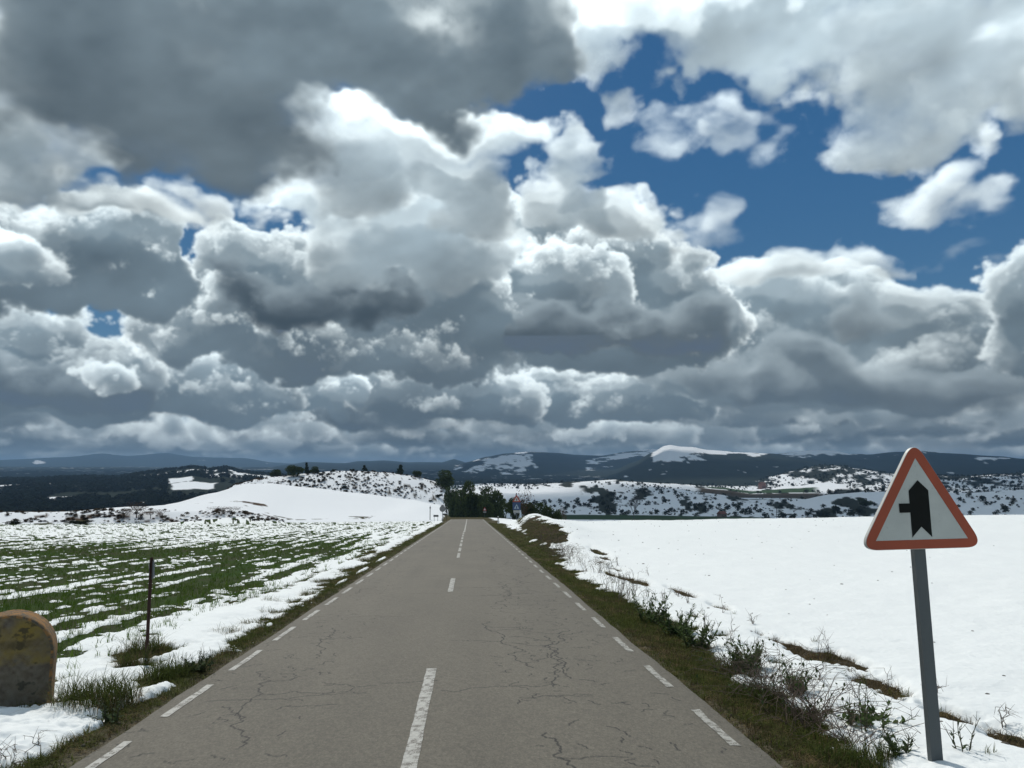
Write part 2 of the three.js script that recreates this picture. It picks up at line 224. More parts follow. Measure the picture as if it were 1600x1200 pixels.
function baseH(x, z) {
  const [s, t] = toS(x, z), r = Math.hypot(x, z);
  if (r > 2500) return table(VALLEY, r);
  const side = sstep(5, 14, t), sc = lerp(lerp(182, 150, sstep(-4, -20, t)), 112, side), w = lerp(7, 13, side);
  let y = -.0467 * s - lerp(.09, .085, side) * w * softplus((s - sc) / w);
  y += (.0105 * Math.max(0, t - 6) + .62 * sstep(4.4, 8.5, t) * sstep(26, 70, s) * sstep(140, 92, s)) * sstep(3, 9, t);
  y -= .12 * sstep(-3.1, -4.2, t) * sstep(16, 26, s);
  return smax(y, table(VALLEY, r), 5);
}
const mound = (s, t) => { const k = t - (5.7 + .03 * (s - 40) + .5 * n2(s * .09, 3.3, 3)); return (.9 + 1 * n2(s * .22, 9, 3)) * Math.exp(-k * k / (k < 0 ? 1.2 : 4)) * sstep(37, 52, s) * sstep(112, 96, s); };
function hillAt(x, z) {
  const r = Math.hypot(x, z), az = Math.atan2(x, -z) / RAD; let best = 0, which = null;
  for (const h of HILLS) {
    if (r < h.r0 || r > h.r2) continue;
    const e = h.e, fw = h.r1 < 400 ? 1.1 : 6; if (az < e[0][0] - 6 && e[0][0] > -40) continue; if (az > e[e.length - 1][0] + 6 && e[e.length - 1][0] < 30) continue;
    const fade = (e[0][0] > -40 ? sstep(e[0][0] - 6, e[0][0], az) : 1) * (e[e.length - 1][0] < 30 ? sstep(e[e.length - 1][0] + fw, e[e.length - 1][0], az) : 1);
    const [cx, cz] = polar(az, h.r1), crest = EYE + h.r1 * Math.tan(table(e, az) * RAD) - baseH(cx, cz);
    if (crest <= 0) continue;
    const u = r < h.r1 ? (r - h.r0) / (h.r1 - h.r0) : (h.r2 - r) / (h.r2 - h.r1), up = r < h.r1 ? lerp(u, u * u * (3 - 2 * u), .75) : u * u * (3 - 2 * u);
    const q = 9 / h.r1, ridges = 1 - 2 * Math.abs(n2(x * q + h.r1, z * q, 4));
    let y = crest * fade * up + h.n * (n2(x * q * 2.2, z * q * 2.2 + h.r1, 5) * 1.3 + (ridges - .86) * 1.2) * up * Math.min(1, (1 - up) * 2.2 + .22) * fade;
    if (y > best) { best = y; which = h; }
  }
  return [best, which];
}
function bank(s, t, x, z) { // the bank along the far side of the wheat field, with a track on top
  if (t > -22) return 0; const az = Math.atan2(x, -z) / RAD;
  return 1.75 * sstep(123, 133, s + 3 * n2(t * .06, 2, 3)) * sstep(200, 150, s) * sstep(-22, -34, t) * sstep(-15.5, -20, az) + .0;
}
function groundH(x, z) {
  const [s, t] = toS(x, z), r = Math.hypot(x, z);
  let y = baseH(x, z);
  if (r < 260) {
    y += mound(s, t) + bank(s, t, x, z);
    if (Math.abs(t) < 3.3 && s < 230) return y - .015;
    const off = sstep(2.9, 4, Math.abs(t));
    y += off * (-.1 + .12 * n2(x * .5, z * .5, 3) + .05 * n2(x * 2.3, z * 2.3, 3)) - .015 * (1 - off) - (.03 + .02 * n2(x * 3, z * 3, 2)) * (1 - off);
  }
  return y + hillAt(x, z)[0];
}
// ---------- snow: its depth over the ground, below zero where the ground is bare ----------
const HOLES = [[11.9, 5.5, 1.15, .2], [11.2, 5.75, .6, .16], [9.65, 5.48, .5, .22], [19.9, 5.85, 1, .16], [22.8, 5.3, 1.5, .22], [24.9, 5.1, 1.7, .2], [8.17, 5.5, .35, .12], [7.5, 5.6, .4, .17], [17, 5.9, .5, .13], [8.9, 5.3, .16, .07], [10.9, 4.75, .2, .1], [15.6, 4.9, .3, .1], [13.3, 4.7, .18, .1], [27.5, 5.6, .9, .16], [33, 6.2, 1.2, .2], [31, 5.5, .9, .15], [9.0, -4.05, .62, .42], [10.5, -3.45, .45, .4], [12.6, -4.6, .55, .4], [11.6, -4.4, .3, .25], [7.8, -3.35, .3, .2], [37, 6.6, 2, .25]];
const HEAPS = [[8.1, -4.1, 1.3, .72, .15], [7.6, -3.75, .6, .4, .1], [9.6, -3.45, .5, .26, .1], [12.3, -3.75, 1.1, .42, .12], [11, -4.1, .5, .3, .1], [14.8, -3.3, .22, .09, .05], [16.4, -3.45, .5, .12, .05], [19.5, -3.5, .9, .16, .06], [23.5, -3.35, .9, .13, .05], [27.5, -3.3, 1.2, .13, .05], [33, -3.3, 1.4, .14, .05], [6.9, 4.3, .5, .3, .08], [8.9, 4.2, .4, .22, .06], [10, 3.95, .35, .16, .05]];
function snow(x, z) {
  const [s, t] = toS(x, z), r = Math.hypot(x, z), smooth = n2(x * 3.1, z * 3.1, 4), fine = smooth + .5 * n2(x * 11, z * 11, 2), lump = n2(x * .8, z * .8, 3);
  let m, thin = 1;
  if (Math.abs(t) < 3.02) return -.3;
  if (t > 0) {
    const edge = 4.08 + .006 * Math.max(0, s - 12) + sstep(26, 46, s) * .45 + .9 * n2(s * .35, 40, 4);
    m = (t - edge) * 1.5 + fine * 1.3 + lump * (.6 + sstep(16, 30, s) * 2.2 * sstep(8, 5.5, t));
    const k = mound(s, t); if (s > 34 && k > .06) m -= sstep(.1, .5, k) * (2.7 + 5 * n2(s * .9 + t * .5, t * .45 - s * .2, 4));
    m = Math.min(m, 1.6);
  } else {
    const w = sstep(-4.3, -5.3, t + .8 * n2(s * .2, 8, 3)), edge = -3.72 - .9 * n2(s * .4, 70, 4) - sstep(14, 30, s) * .35;
    const strip = (edge - t) * 1.3 + fine * 1.5 + lump * 1.6 + .15;
    const rows = .32 * n2(t * .75 + .6 * n2(s * .05, t * .1, 2), s * .035, 3) + .85 * n2(t * 2.7, s * .2, 4) + .075 * Math.sin(t * 5.4 + 7 * n2(s * .09, t * .4, 3)) + .4 * smooth + .2 * fine + .25 * n2(x * 1.4, z * 1.4, 3);
    const zone = -.16 * Math.exp(-(((s - 41 + t * .05) / 4) ** 2)) - .06 * Math.exp(-(((s - 27) / 9) ** 2)) * sstep(-4, -7, t) * sstep(-14, -9, t) + .12 * sstep(46, 80, s) + .05 * sstep(-20, -45, t) - .1 * sstep(110, 122, s) * sstep(-20, -60, t);
    thin = 1 - .58 * w;
    m = lerp(Math.min(strip, 1.5), Math.min((rows + zone - .035) * 7, 1.2), w);
  }
  for (const [a, b, p, q] of HOLES) { const u = (s - a) / p, v = (t - b) / q, d = u * u + v * v; if (d < 4) m = Math.min(m, (Math.sqrt(d) - 1) * 1.4 + fine * 2.1); }
  let d = m > 0 ? .06 * Math.pow(Math.min(1, m * 1.1), .62) + .02 * Math.min(m, 1.5) + (.05 * (lump + .2) + (t > 6 ? .42 * n2(x * .14, z * .09, 3) * sstep(6, 11, t) : 0)) * Math.min(1, m) + .02 * smooth * Math.min(1, m * 2) : m * .16; if (d > 0) d *= thin;
  for (const [a, b, p, q, h] of HEAPS) { const u = (s - a) / p, v = (t - b) / q, g = 1 - u * u - v * v + fine * 1.5 + lump * .8; if (g > -.4) { const hh = g > 0 ? h * Math.sqrt(Math.min(1, g * .9)) + .02 * smooth : g * .12; d = Math.max(d, hh); } }
  return d;
}

// ---------- ground, snow and hills as polar sheets round the camera's place ----------
const azs = []; for (let a = -180; a < -46; a += 5) azs.push(a); for (let a = -46; a < 46; a += .1) azs.push(a); for (let a = 46; a <= 180.01; a += 5) azs.push(Math.min(a, 180)); if (azs[azs.length - 1] < 180) azs.push(180);
function sheet(cols, radii, f, keep) { // f(x, z, out[y, r, g, b]); keep(i of four corners) drops unseen cells
  const w = cols.length, n = w * radii.length, pos = new Float32Array(n * 3), c = new Float32Array(n * 3), flag = new Float32Array(n), idx = [], o = [0, 0, 0, 0, 0];
  radii.forEach((r, j) => cols.forEach((a, i) => { const k = j * w + i, [x, z] = polar(a, r); f(x, z, o); pos.set([x, o[0], z], k * 3); c.set([o[1], o[2], o[3]], k * 3); flag[k] = o[4]; }));
  for (let j = 0; j + 1 < radii.length; j++) for (let i = 0; i + 1 < w; i++) { const a = j * w + i, b = a + 1, d = a + w, e = d + 1; if (keep && Math.max(flag[a], flag[b], flag[d], flag[e]) < keep) continue; idx.push(a, b, d, b, e, d); }
  const g = new THREE.BufferGeometry(); g.setAttribute('position', new THREE.BufferAttribute(pos, 3)); g.setAttribute('color', new THREE.BufferAttribute(c, 3));
  const uv = new Float32Array(n * 2); for (let k = 0; k < n; k++) { uv[k * 2] = pos[k * 3] * .5; uv[k * 2 + 1] = pos[k * 3 + 2] * .5; } g.setAttribute('uv', new THREE.BufferAttribute(uv, 2));
  g.setIndex(idx); g.computeVertexNormals(); return g;
}
const nearR = []; for (let r = .7; r < 139;) { nearR.push(r); r += Math.max(.022, .55 * r * r / 1690); if (r < 5) r += .05; }
const grain = dataTex(512, 512, (x, y, o) => { const v = .62 + .75 * (fbm(x / 8, y / 8, 3, 3) - .5) + .5 * (vnoise(x / 1.6, y / 1.6, 9) - .5); o[0] = o[1] = o[2] = v; });
const soilMat = new THREE.MeshPhysicalMaterial({ vertexColors: true, roughness: 1, specularIntensity: .1, map: grain, bumpMap: grain, bumpScale: .02 });
const soilColor = (s, t, x, z, o) => {
  const n = n2(x * 1.1, z * 1.1, 4), q = n2(x * .3 + 9, z * .3, 3);
  let r = .085, g = .075, b = .042;                                    // matted dead grass and earth
  if (t < -5.3) { const k = clamp(.55 + n * 1.6 + q); r = lerp(.06, .035, k); g = lerp(.055, .07, k); b = lerp(.035, .016, k); }   // winter wheat
  else if (Math.abs(t) < 4.6) { const k = clamp(.35 + n * 2 + q * 1.5); r = lerp(.085, .05, k); g = lerp(.07, .058, k); b = lerp(.042, .022, k); const e = sstep(3.25, 2.95, Math.abs(t) + n * .3); r = lerp(r, .13, e); g = lerp(g, .115, e); b = lerp(b, .085, e); }
  else { const k = clamp(.3 + n * 2); r = lerp(.062, .05, k); g = lerp(.046, .045, k); b = lerp(.03, .022, k); }
  o[1] = r * 1.6; o[2] = g * 1.6; o[3] = b * 1.6;
};
const soilCols = azs.filter((a, i) => Math.abs(a) > 46 || i % 2 === 0), soilR = nearR.filter((r, i) => i % 2 === 0 || i === nearR.length - 1);
tag(add(new THREE.Mesh(sheet(soilCols, soilR, (x, z, o) => { const [s, t] = toS(x, z); soilColor(s, t, x, z, o); o[0] = groundH(x, z) + (Math.abs(t) > 3.1 ? .03 * n2(x * 5, z * 5, 3) : -.02); }), soilMat), 'ground'), 'bare earth and matted grass verge beside the road', null, null, 'structure');
const snowBump = dataTex(512, 512, (x, y, o) => { o[0] = o[1] = o[2] = .5 + .9 * (fbm(x / 16, y / 16, 3, 5) - .5); });
const snowMat = new THREE.MeshPhysicalMaterial({ color: col(.83, .855, .85), roughness: .75, bumpMap: snowBump, bumpScale: .012, specularIntensity: .3 });
tag(add(new THREE.Mesh(sheet(azs, nearR, (x, z, o) => { const d = snow(x, z), h = groundH(x, z); o[0] = h + (d < -.05 ? -.05 : d); o[1] = o[2] = o[3] = 1; o[4] = d; }, -.028), snowMat), 'snow_cover'), 'white melting snow lying over the fields and verges', null, null, 'structure');

const WOOD = [.02, .026, .02];
function farColor(x, z, y, o) {
  const r = Math.hypot(x, z), az = Math.atan2(x, -z) / RAD, [s, t] = toS(x, z), [hy, h] = hillAt(x, z), up = Math.atan2(y - EYE, r) / RAD;
  const R0 = h ? h.r1 : r, L = h && h.k === 'scrub' ? 3.4 : h ? h.r1 / 42 : r < 300 ? 5 : r < 700 ? 12 : r < 1600 ? 26 : 70;   // patches as they lie on a slope: across, and up it
  const X = (h && r > 400 ? az * RAD * R0 : x) / L, Y = (h && r > 400 ? y * 2.6 + r * .12 : z) / L, n = n2(X, Y, 6), m = n2(X * 3.1 + 31, Y * 3.1, 5), big = n2(X * .22 + 5, Y * .22, 3);
  let cover = .5, dark = [.03, .036, .026];                           // share of snow, colour of what shows between
  const kind = h && hy > 1.2 ? h.k : 'floor';
  if (kind === 'smooth') { cover = 1.2; }
  else if (kind === 'scrub') { cover = .7 + big * .3; dark = [.05, .042, .03]; }
  else if (kind === 'wood') { cover = .1 + sstep(.1, .22, big) * .75 * sstep(-27, -17, az) + sstep(.16, .2, n2(x * .004, z * .0022 + 8, 2)) * .9; dark = WOOD; }
  else if (kind === 'slope') { cover = .68 + big * 1.1; dark = [.03, .034, .026]; }
  else if (kind === 'knoll') { cover = .55 + big * 1.1; dark = [.026, .03, .024]; }
  else if (kind === 'peak') { cover = .2 + big * .5 + .44 * sstep(.25, .95, up + n * .7) * sstep(9.9, 10.6, az + n * .8) * sstep(16, 13.6, az + n * 2) + .34 * sstep(.24, .14, Math.abs(up - 1.36 - (14 - az) * .04) + n * .3) * sstep(11, 12, az) + sstep(.12, .3, big) * .5; dark = WOOD; }
  else if (kind === 'ridge') { cover = .26 + big * .4 + .4 * sstep(.75, 1.15, up + n * .5 - Math.abs(az - 21) * .03) + sstep(.1, .3, big) * .3; dark = WOOD; }
  else if (kind === 'mountain') { cover = .26 + sstep(.02, .24, big) * .36 + .28 * sstep(4, 8, az) * sstep(.6, 1, up); dark = WOOD; }
  else if (kind === 'range') { cover = r > 9900 ? .22 + big * .5 : .05; dark = WOOD; }
  else if (r > 1750) { cover = .22 + big * .5; dark = WOOD; }
  else { cover = r < 300 ? (t < -18 ? .62 + big * .6 : .93) : .72 + big * .9; dark = r < 300 ? [.06, .055, .03] : [.035, .038, .026]; }
  if (bank(s, t, x, z) > .1 && r < 170) { const b = bank(s, t, x, z), w = sstep(.1, .9, b); cover = lerp(cover, b > 1.6 ? .95 : .56 + big * .4, w); if (w > .3) dark = [.075, .05, .034]; }
  if (r < 235 && Math.abs(t) < 5.6 && s > 0) { cover = lerp(-.1, cover, sstep(3.7, 5.4, Math.abs(t) + n)); dark = [.075, .066, .036]; }
  const f = .5 + n * 1.25 + m * .7; let k = sstep(f - .035, f + .035, cover);
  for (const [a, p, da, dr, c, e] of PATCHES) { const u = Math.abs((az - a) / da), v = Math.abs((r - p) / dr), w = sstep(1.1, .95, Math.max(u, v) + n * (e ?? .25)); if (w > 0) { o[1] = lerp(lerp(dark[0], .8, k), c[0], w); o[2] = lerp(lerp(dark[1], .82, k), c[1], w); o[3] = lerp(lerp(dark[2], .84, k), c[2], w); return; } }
  const v = 1 + m * .5; o[1] = lerp(dark[0] * v, .8, k); o[2] = lerp(dark[1] * v, .82, k); o[3] = lerp(dark[2] * v, .84, k);
}
const W_ = [.8, .82, .84], GREEN = [.045, .075, .035], BROWN = [.085, .065, .045];
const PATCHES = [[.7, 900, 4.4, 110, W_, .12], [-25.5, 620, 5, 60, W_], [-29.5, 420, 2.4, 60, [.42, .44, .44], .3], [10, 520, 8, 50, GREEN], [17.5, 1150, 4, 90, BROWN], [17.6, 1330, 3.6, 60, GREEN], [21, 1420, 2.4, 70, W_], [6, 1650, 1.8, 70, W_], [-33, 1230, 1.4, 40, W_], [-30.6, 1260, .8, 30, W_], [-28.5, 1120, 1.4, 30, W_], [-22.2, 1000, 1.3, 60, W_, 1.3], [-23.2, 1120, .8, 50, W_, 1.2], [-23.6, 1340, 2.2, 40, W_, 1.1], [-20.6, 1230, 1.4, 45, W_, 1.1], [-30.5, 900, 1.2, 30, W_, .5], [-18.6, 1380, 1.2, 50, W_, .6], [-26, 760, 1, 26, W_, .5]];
const farR = []; for (let r = 134; r < 14500; r *= 1.0105) farR.push(r);
const farCols = azs.filter((a) => Math.abs(a) <= 52);
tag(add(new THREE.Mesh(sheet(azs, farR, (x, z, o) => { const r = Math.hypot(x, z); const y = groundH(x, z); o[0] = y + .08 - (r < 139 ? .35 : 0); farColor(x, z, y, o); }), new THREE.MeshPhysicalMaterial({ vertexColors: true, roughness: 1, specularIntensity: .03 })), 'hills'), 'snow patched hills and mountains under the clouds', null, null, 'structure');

// ---------- a bank of cloud above the view: it shades the valley and the mountains, sunlit gaps left open ----------
{
  const ALT = 10000, geos = [], unit = new THREE.IcosahedronGeometry(1, 2), P = unit.attributes.position, crnd = mulberry(9);
  const gaps = [[11.9, 3420, 420], [14.2, 3450, 300], [6, 1680, 260], [-30, 1240, 300], [-33, 1240, 260], [-24.5, 1350, 260], [22.4, 2050, 260], [-21.5, 1150, 300], [-16, 330, 240], [-8, 300, 160], [19.5, 1460, 120]].map(([a, r, q]) => [...polar(a, r), q]);
  for (let gx = -4200; gx < 5200; gx += 250) for (let gz = -7000; gz < -300; gz += 250) {
    const x = gx + (crnd() - .5) * 160, z = gz + (crnd() - .5) * 160, r = Math.hypot(x, z), az = Math.atan2(x, -z) / RAD, rad = 190 + 90 * crnd();
    if (Math.abs(az) > 47 || r < (az > -2 ? 330 : 460) + rad || r > 7200) continue;
    if (r > 5200 && az < -5) continue;
    if (gaps.some(([a, b, q]) => Math.hypot(x - a, z - b) < q + rad * .85)) continue;
    const up = ALT / sunDir.y, cx = x + sunDir.x * up, cz = z + sunDir.z * up; if (Math.atan2(ALT - 200, Math.hypot(cx, cz) + rad) / RAD < 34.5) continue;   // none of it hangs into view
    const g = unit.clone(), p = g.attributes.position, k = ALT / sunDir.y, ph = crnd() * 50, flat = .35 + .25 * crnd();
    for (let i = 0; i < p.count; i++) { const a = P.getX(i), b = P.getY(i), c = P.getZ(i), q = 1 + .7 * (fbm(a * 1.6 + ph, b * 1.6, c * 1.6 + 9, 3) - .5); p.setXYZ(i, a * q * rad, (b > -.35 ? b : -.35) * q * rad * flat, c * q * rad); }
    g.translate(x + sunDir.x * k, ALT + sunDir.y * 0 + crnd() * 120, z + sunDir.z * k); g.deleteAttribute('uv'); geos.push(g);
  }
  const m = mergeGeometries(geos); m.computeVertexNormals();
  tag(add(new THREE.Mesh(m, std(col(.8, .8, .8), 1)), 'cloud_bank'), 'broken bank of grey cloud high above the valley', null, null, 'structure');
}
// ---------- road ----------
const roadTex = dataTex(1024, 2048, (x, y, o) => { // 6.2 m across, 26 m along
  const X = x / 1024 * 6.2, Y = y / 2048 * 26;
  let v = .35 + .045 * (fbm(X * 1.1, Y * .5, 2, 4) - .5) + .06 * (vnoise(X * 55, Y * 40, 5) - .5) + .07 * (vnoise(X * 130, Y * 76, 8) - .5) + .02 * (vnoise(X * 20, Y * 14, 5) - .5);
  v += .03 * (fbm(X * 2.2, Y * .12, 31, 3) - .5); if (vnoise(X * 110, Y * 70, 12) > .88) v += .06;
  o[0] = (v * 1.07) ** 2.2; o[1] = (v * 1.015) ** 2.2; o[2] = (v * .9) ** 2.2;
}, true);
{ // cracks in the worn surface: wandering lines, most of them near the right wheel track
  const d = roadTex.image.data, cr = mulberry(21);
  const dot = (X, Y, w, k) => { const cx = X / 6.2 * 1024, cy = Y / 26 * 2048; for (let y = Math.floor(cy - 1); y <= cy + 1; y++) for (let x = Math.floor(cx - w); x <= cx + w; x++) { if (x < 0 || x > 1023) continue; const q = (((y + 4096) & 2047) * 1024 + x) * 4; for (let c = 0; c < 3; c++) d[q + c] *= k; } };
  const crack = (X, Y, dir, len, w, bend) => { let a = dir; for (let l = 0; l < len; l += .006) { a += (cr() - .5) * bend * 1.3; a += (dir - a) * .12; X += Math.cos(a) * .006; Y += Math.sin(a) * .006; if (cr() < .8) dot(X, Y, w * (.6 + .8 * cr()), .86); if (cr() < .004 && len > .5) crack(X, Y, dir + (cr() < .5 ? -1 : 1) * (.6 + cr()), len * .18, w * .7, bend); } };
  for (let i = 0; i < 7; i++) crack(4.25 + cr() * 1.2, cr() * 22, 1.57 + (cr() - .5) * .25, 3 + cr() * 4, 1.1, .9);
  for (let i = 0; i < 5; i++) crack(.6 + cr() * .9, cr() * 22, 1.57 + (cr() - .5) * .4, 2 + cr() * 3, .8, .9);
  for (let i = 0; i < 26; i++) crack(cr() * 4.5 + .3, cr() * 26, (cr() - .5) * .2, .5 + cr() * 1.2, .6, .7);
  for (let i = 0; i < 420; i++) crack(3.9 + cr() * 1.9, cr() * 26, cr() * 6.3, .08 + cr() * .22, .6, 1.2);
  for (let i = 0; i < 260; i++) crack(.2 + cr() * 1.6, cr() * 26, cr() * 6.3, .08 + cr() * .22, .5, 1.2);
}
roadTex.wrapT = THREE.MirroredRepeatWrapping;
const roadBump = dataTex(512, 512, (x, y, o) => { o[0] = o[1] = o[2] = .5 + .6 * (vnoise(x / 3.2, y / 3.2, 4) - .5) + .4 * (vnoise(x / 1.6, y / 1.6, 7) - .5); }); roadBump.repeat.set(6, 24);
const roadMat = new THREE.MeshStandardMaterial({ map: roadTex, bumpMap: roadBump, bumpScale: .004, roughness: .82 });
const roadY = (s) => baseH(...toW(s, 0)) + .004, crown = (t) => .03 * (1 - t * t / 9.2);
const road = new THREE.Group(); tag(add(road, 'road'), 'straight grey asphalt road with worn white markings', null, null, 'structure');
{
  const S = []; for (let s = -14; s < 230; s += s < 40 ? .25 : 1.5) S.push(s);
  const ts = [-1, -.985, -.9, -.75, -.5, -.25, 0, .25, .5, .75, .9, .985, 1], nt = ts.length, pos = [], uv = [], idx = [];
  S.forEach((s, j) => ts.forEach((u, i) => { const e = 3.04 + .07 * n2(s * 1.7, u * 9, 4) + .05 * n2(s * .3, u * 5, 2), t = u * e + (u < 0 ? -u * .1 : 0), [x, z] = toW(s, t); pos.push(x, roadY(s) + crown(t) - (Math.abs(u) === 1 ? .03 : 0), z); uv.push((t + 3.1) / 6.2, s / 26); if (j && i) { const a = j * nt + i, b = a - nt; idx.push(b - 1, b, a - 1, b, a, a - 1); } }));
  const g = new THREE.BufferGeometry(); g.setAttribute('position', new THREE.Float32BufferAttribute(pos, 3)); g.setAttribute('uv', new THREE.Float32BufferAttribute(uv, 2)); g.setIndex(idx); g.computeVertexNormals();
  part(road, 'asphalt', g, roadMat);
}
const paintTex = dataTex(512, 512, (x, y, o) => { const w = fbm(x / 26, y / 26, 6, 5) + .35 * (vnoise(x / 2.4, y / 2.4, 3) - .5), k = sstep(.34, .44, w), v = .4 + .25 * (fbm(x / 9, y / 9, 2, 3) - .5); o[0] = lerp(.14, v, k); o[1] = lerp(.13, v * .98, k); o[2] = lerp(.11, v * .9, k); }, true);
const wornTex = dataTex(512, 512, (x, y, o) => { const w = fbm(x / 22, y / 22, 46, 5) + .4 * (vnoise(x / 2.4, y / 2.4, 3) - .5), k = sstep(.44, .53, w), v = .36 + .25 * (fbm(x / 9, y / 9, 2, 3) - .5); o[0] = lerp(.14, v, k); o[1] = lerp(.13, v * .98, k); o[2] = lerp(.11, v * .88, k); }, true);
const paint = std(0xffffff, .7, { map: paintTex }), wornPaint = std(0xffffff, .75, { map: wornTex });
function stripe(s0, s1, t, w, ragged = .012) {
  const n = Math.max(3, Math.ceil((s1 - s0) / .12)), pos = [], uv = [], idx = [];
  for (let j = 0; j <= n; j++) { const s = lerp(s0, s1, j / n); for (const k of [0, 1, 2]) { const tt = t + (k - 1) * (w / 2 + ragged * 2 * n2(s * 4 + k * 31, t * 3, 3)), se = s + (j === 0 || j === n ? ragged * 3 * n2(tt * 14, s, 3) : 0), [x, z] = toW(se, tt); pos.push(x, roadY(se) + crown(tt) + .005, z); uv.push(tt * .9, s * .9); if (j && k) { const a = j * 3 + k, b = a - 3; idx.push(b - 1, b, a - 1, b, a, a - 1); } } }
  const g = new THREE.BufferGeometry(); g.setAttribute('position', new THREE.Float32BufferAttribute(pos, 3)); g.setAttribute('uv', new THREE.Float32BufferAttribute(uv, 2)); g.setIndex(idx); g.computeVertexNormals(); return g;
}
part(road, 'centre_dash', stripe(6.2, 10.5, -.08, .13), paint); part(road, 'centre_dash', stripe(19.7, 23.3, -.06, .13), paint);
for (let s = 32.6; s < 66; s += 4.75) part(road, 'centre_dash', stripe(s, s + 3.3, -.05, .13), paint);
part(road, 'centre_line', stripe(66.5, 205, 0, .13), paint);
for (let i = -2; i < 24; i++) { part(road, 'edge_dash', stripe(8.4 + i * 2.27, 9.85 + i * 2.27, -2.72, .088), paint); part(road, 'edge_dash', stripe(7.1 + i * 2.27, 8.35 + i * 2.27, 2.8, .088, .02), wornPaint); }
tag(part(road, 'edge_line', mergeGeometries([-2.72, 2.8].flatMap((t) => Array.from({ length: 60 }, (_, i) => stripe((t < 0 ? 8.4 : 7.1) + (i + 24) * 2.27, (t < 0 ? 9.85 : 8.4) + (i + 24) * 2.27, t, .1)))), paint), null, null, null, 'stuff');

// ---------- big triangular sign, right ----------
const galv = std(col(.09, .105, .11), .6, { metalness: .25, bumpMap: grain, bumpScale: .0015 });
function roundTri(w, h, r) { // triangle with rounded corners, base at y 0
  const P = [[-w / 2, 0], [w / 2, 0], [0, h]], s = new THREE.Shape();
  P.forEach((p, i) => { const a = P[(i + 2) % 3], b = P[(i + 1) % 3], la = Math.hypot(a[0] - p[0], a[1] - p[1]), lb = Math.hypot(b[0] - p[0], b[1] - p[1]), A = [p[0] + (a[0] - p[0]) / la * r, p[1] + (a[1] - p[1]) / la * r], B = [p[0] + (b[0] - p[0]) / lb * r, p[1] + (b[1] - p[1]) / lb * r]; i ? s.lineTo(...A) : s.moveTo(...A); s.quadraticCurveTo(p[0], p[1], B[0], B[1]); });
  s.closePath(); return s;
}
const poly = (pts) => new THREE.Shape(pts.map(([x, y]) => new THREE.Vector2(x, y)));
const ext = (s, depth, bevel = 0) => new THREE.ExtrudeGeometry(s, { depth, bevelEnabled: bevel > 0, bevelSize: bevel, bevelThickness: bevel, bevelSegments: 2, curveSegments: 10 });
const box = (w, h, d, x = 0, y = 0, z = 0) => new THREE.BoxGeometry(w, h, d).translate(x, y, z);
const signGrime = dataTex(256, 256, (x, y, o) => { const v = .92 + .22 * (fbm(x / 30, y / 30, 14, 5) - .5) - (vnoise(x / 3, y / 3, 2) > .9 ? .12 : 0); o[0] = v; o[1] = v; o[2] = v * .98; }, true);
{
  const g = new THREE.Group(), H = -.31; g.position.set(3.64, H, -6.92); g.rotation.set(0, -TA * .6, 1.5 * RAD, 'YXZ');
  part(g, 'post', mergeGeometries([box(.1, 2.62, .004, 0, 1.08, .03), box(.1, 2.62, .004, 0, 1.08, -.03), box(.004, 2.62, .056, -.048, 1.08, 0), box(.004, 2.62, .056, .048, 1.08, 0), box(.1, .004, .06, 0, 2.392, 0)]), galv);
  const red = std(col(.34, .052, .012), .5, { map: signGrime }), white = std(col(.5, .53, .51), .5, { map: signGrime }), black = new THREE.MeshPhysicalMaterial({ color: col(.012, .014, .013), roughness: .8, specularIntensity: .25, map: signGrime }), rim = std(col(.55, .55, .52), .5, { metalness: .3 });
  const y0 = 1.83, z0 = .036, W = 1.1, Hh = .95;
  part(g, 'sign_back', ext(roundTri(W, Hh, .16), .036, .004).translate(0, y0, z0), rim);
  part(g, 'red_border', (() => { const s = roundTri(W, Hh, .16); s.holes.push(poly([[-.412, .078], [.412, .078], [0, .79]])); return ext(s, .002); })().translate(0, y0, z0 + .0415), red);
  part(g, 'white_panel', ext(poly([[-.412, .078], [.412, .078], [0, .79]]), .001).translate(0, y0, z0 + .041), white);
  part(g, 'side_road_symbol', ext(poly([[.0, .595], [.088, .505], [.088, .1], [-.0, .19], [-.088, .1], [-.088, .315], [-.185, .315], [-.185, .395], [-.088, .395], [-.088, .505]]), .002).translate(.004, y0, z0 + .043), black);
  part(g, 'bracket', box(.3, .04, .018, 0, y0 + .2, .041 - .009), galv); part(g, 'bracket', box(.2, .04, .018, 0, y0 + .55, .041 - .009), galv);
  tag(add(g, 'warning_sign'), 'large red bordered triangular sign with black side road symbol on leaning grey post', 'road sign');
}

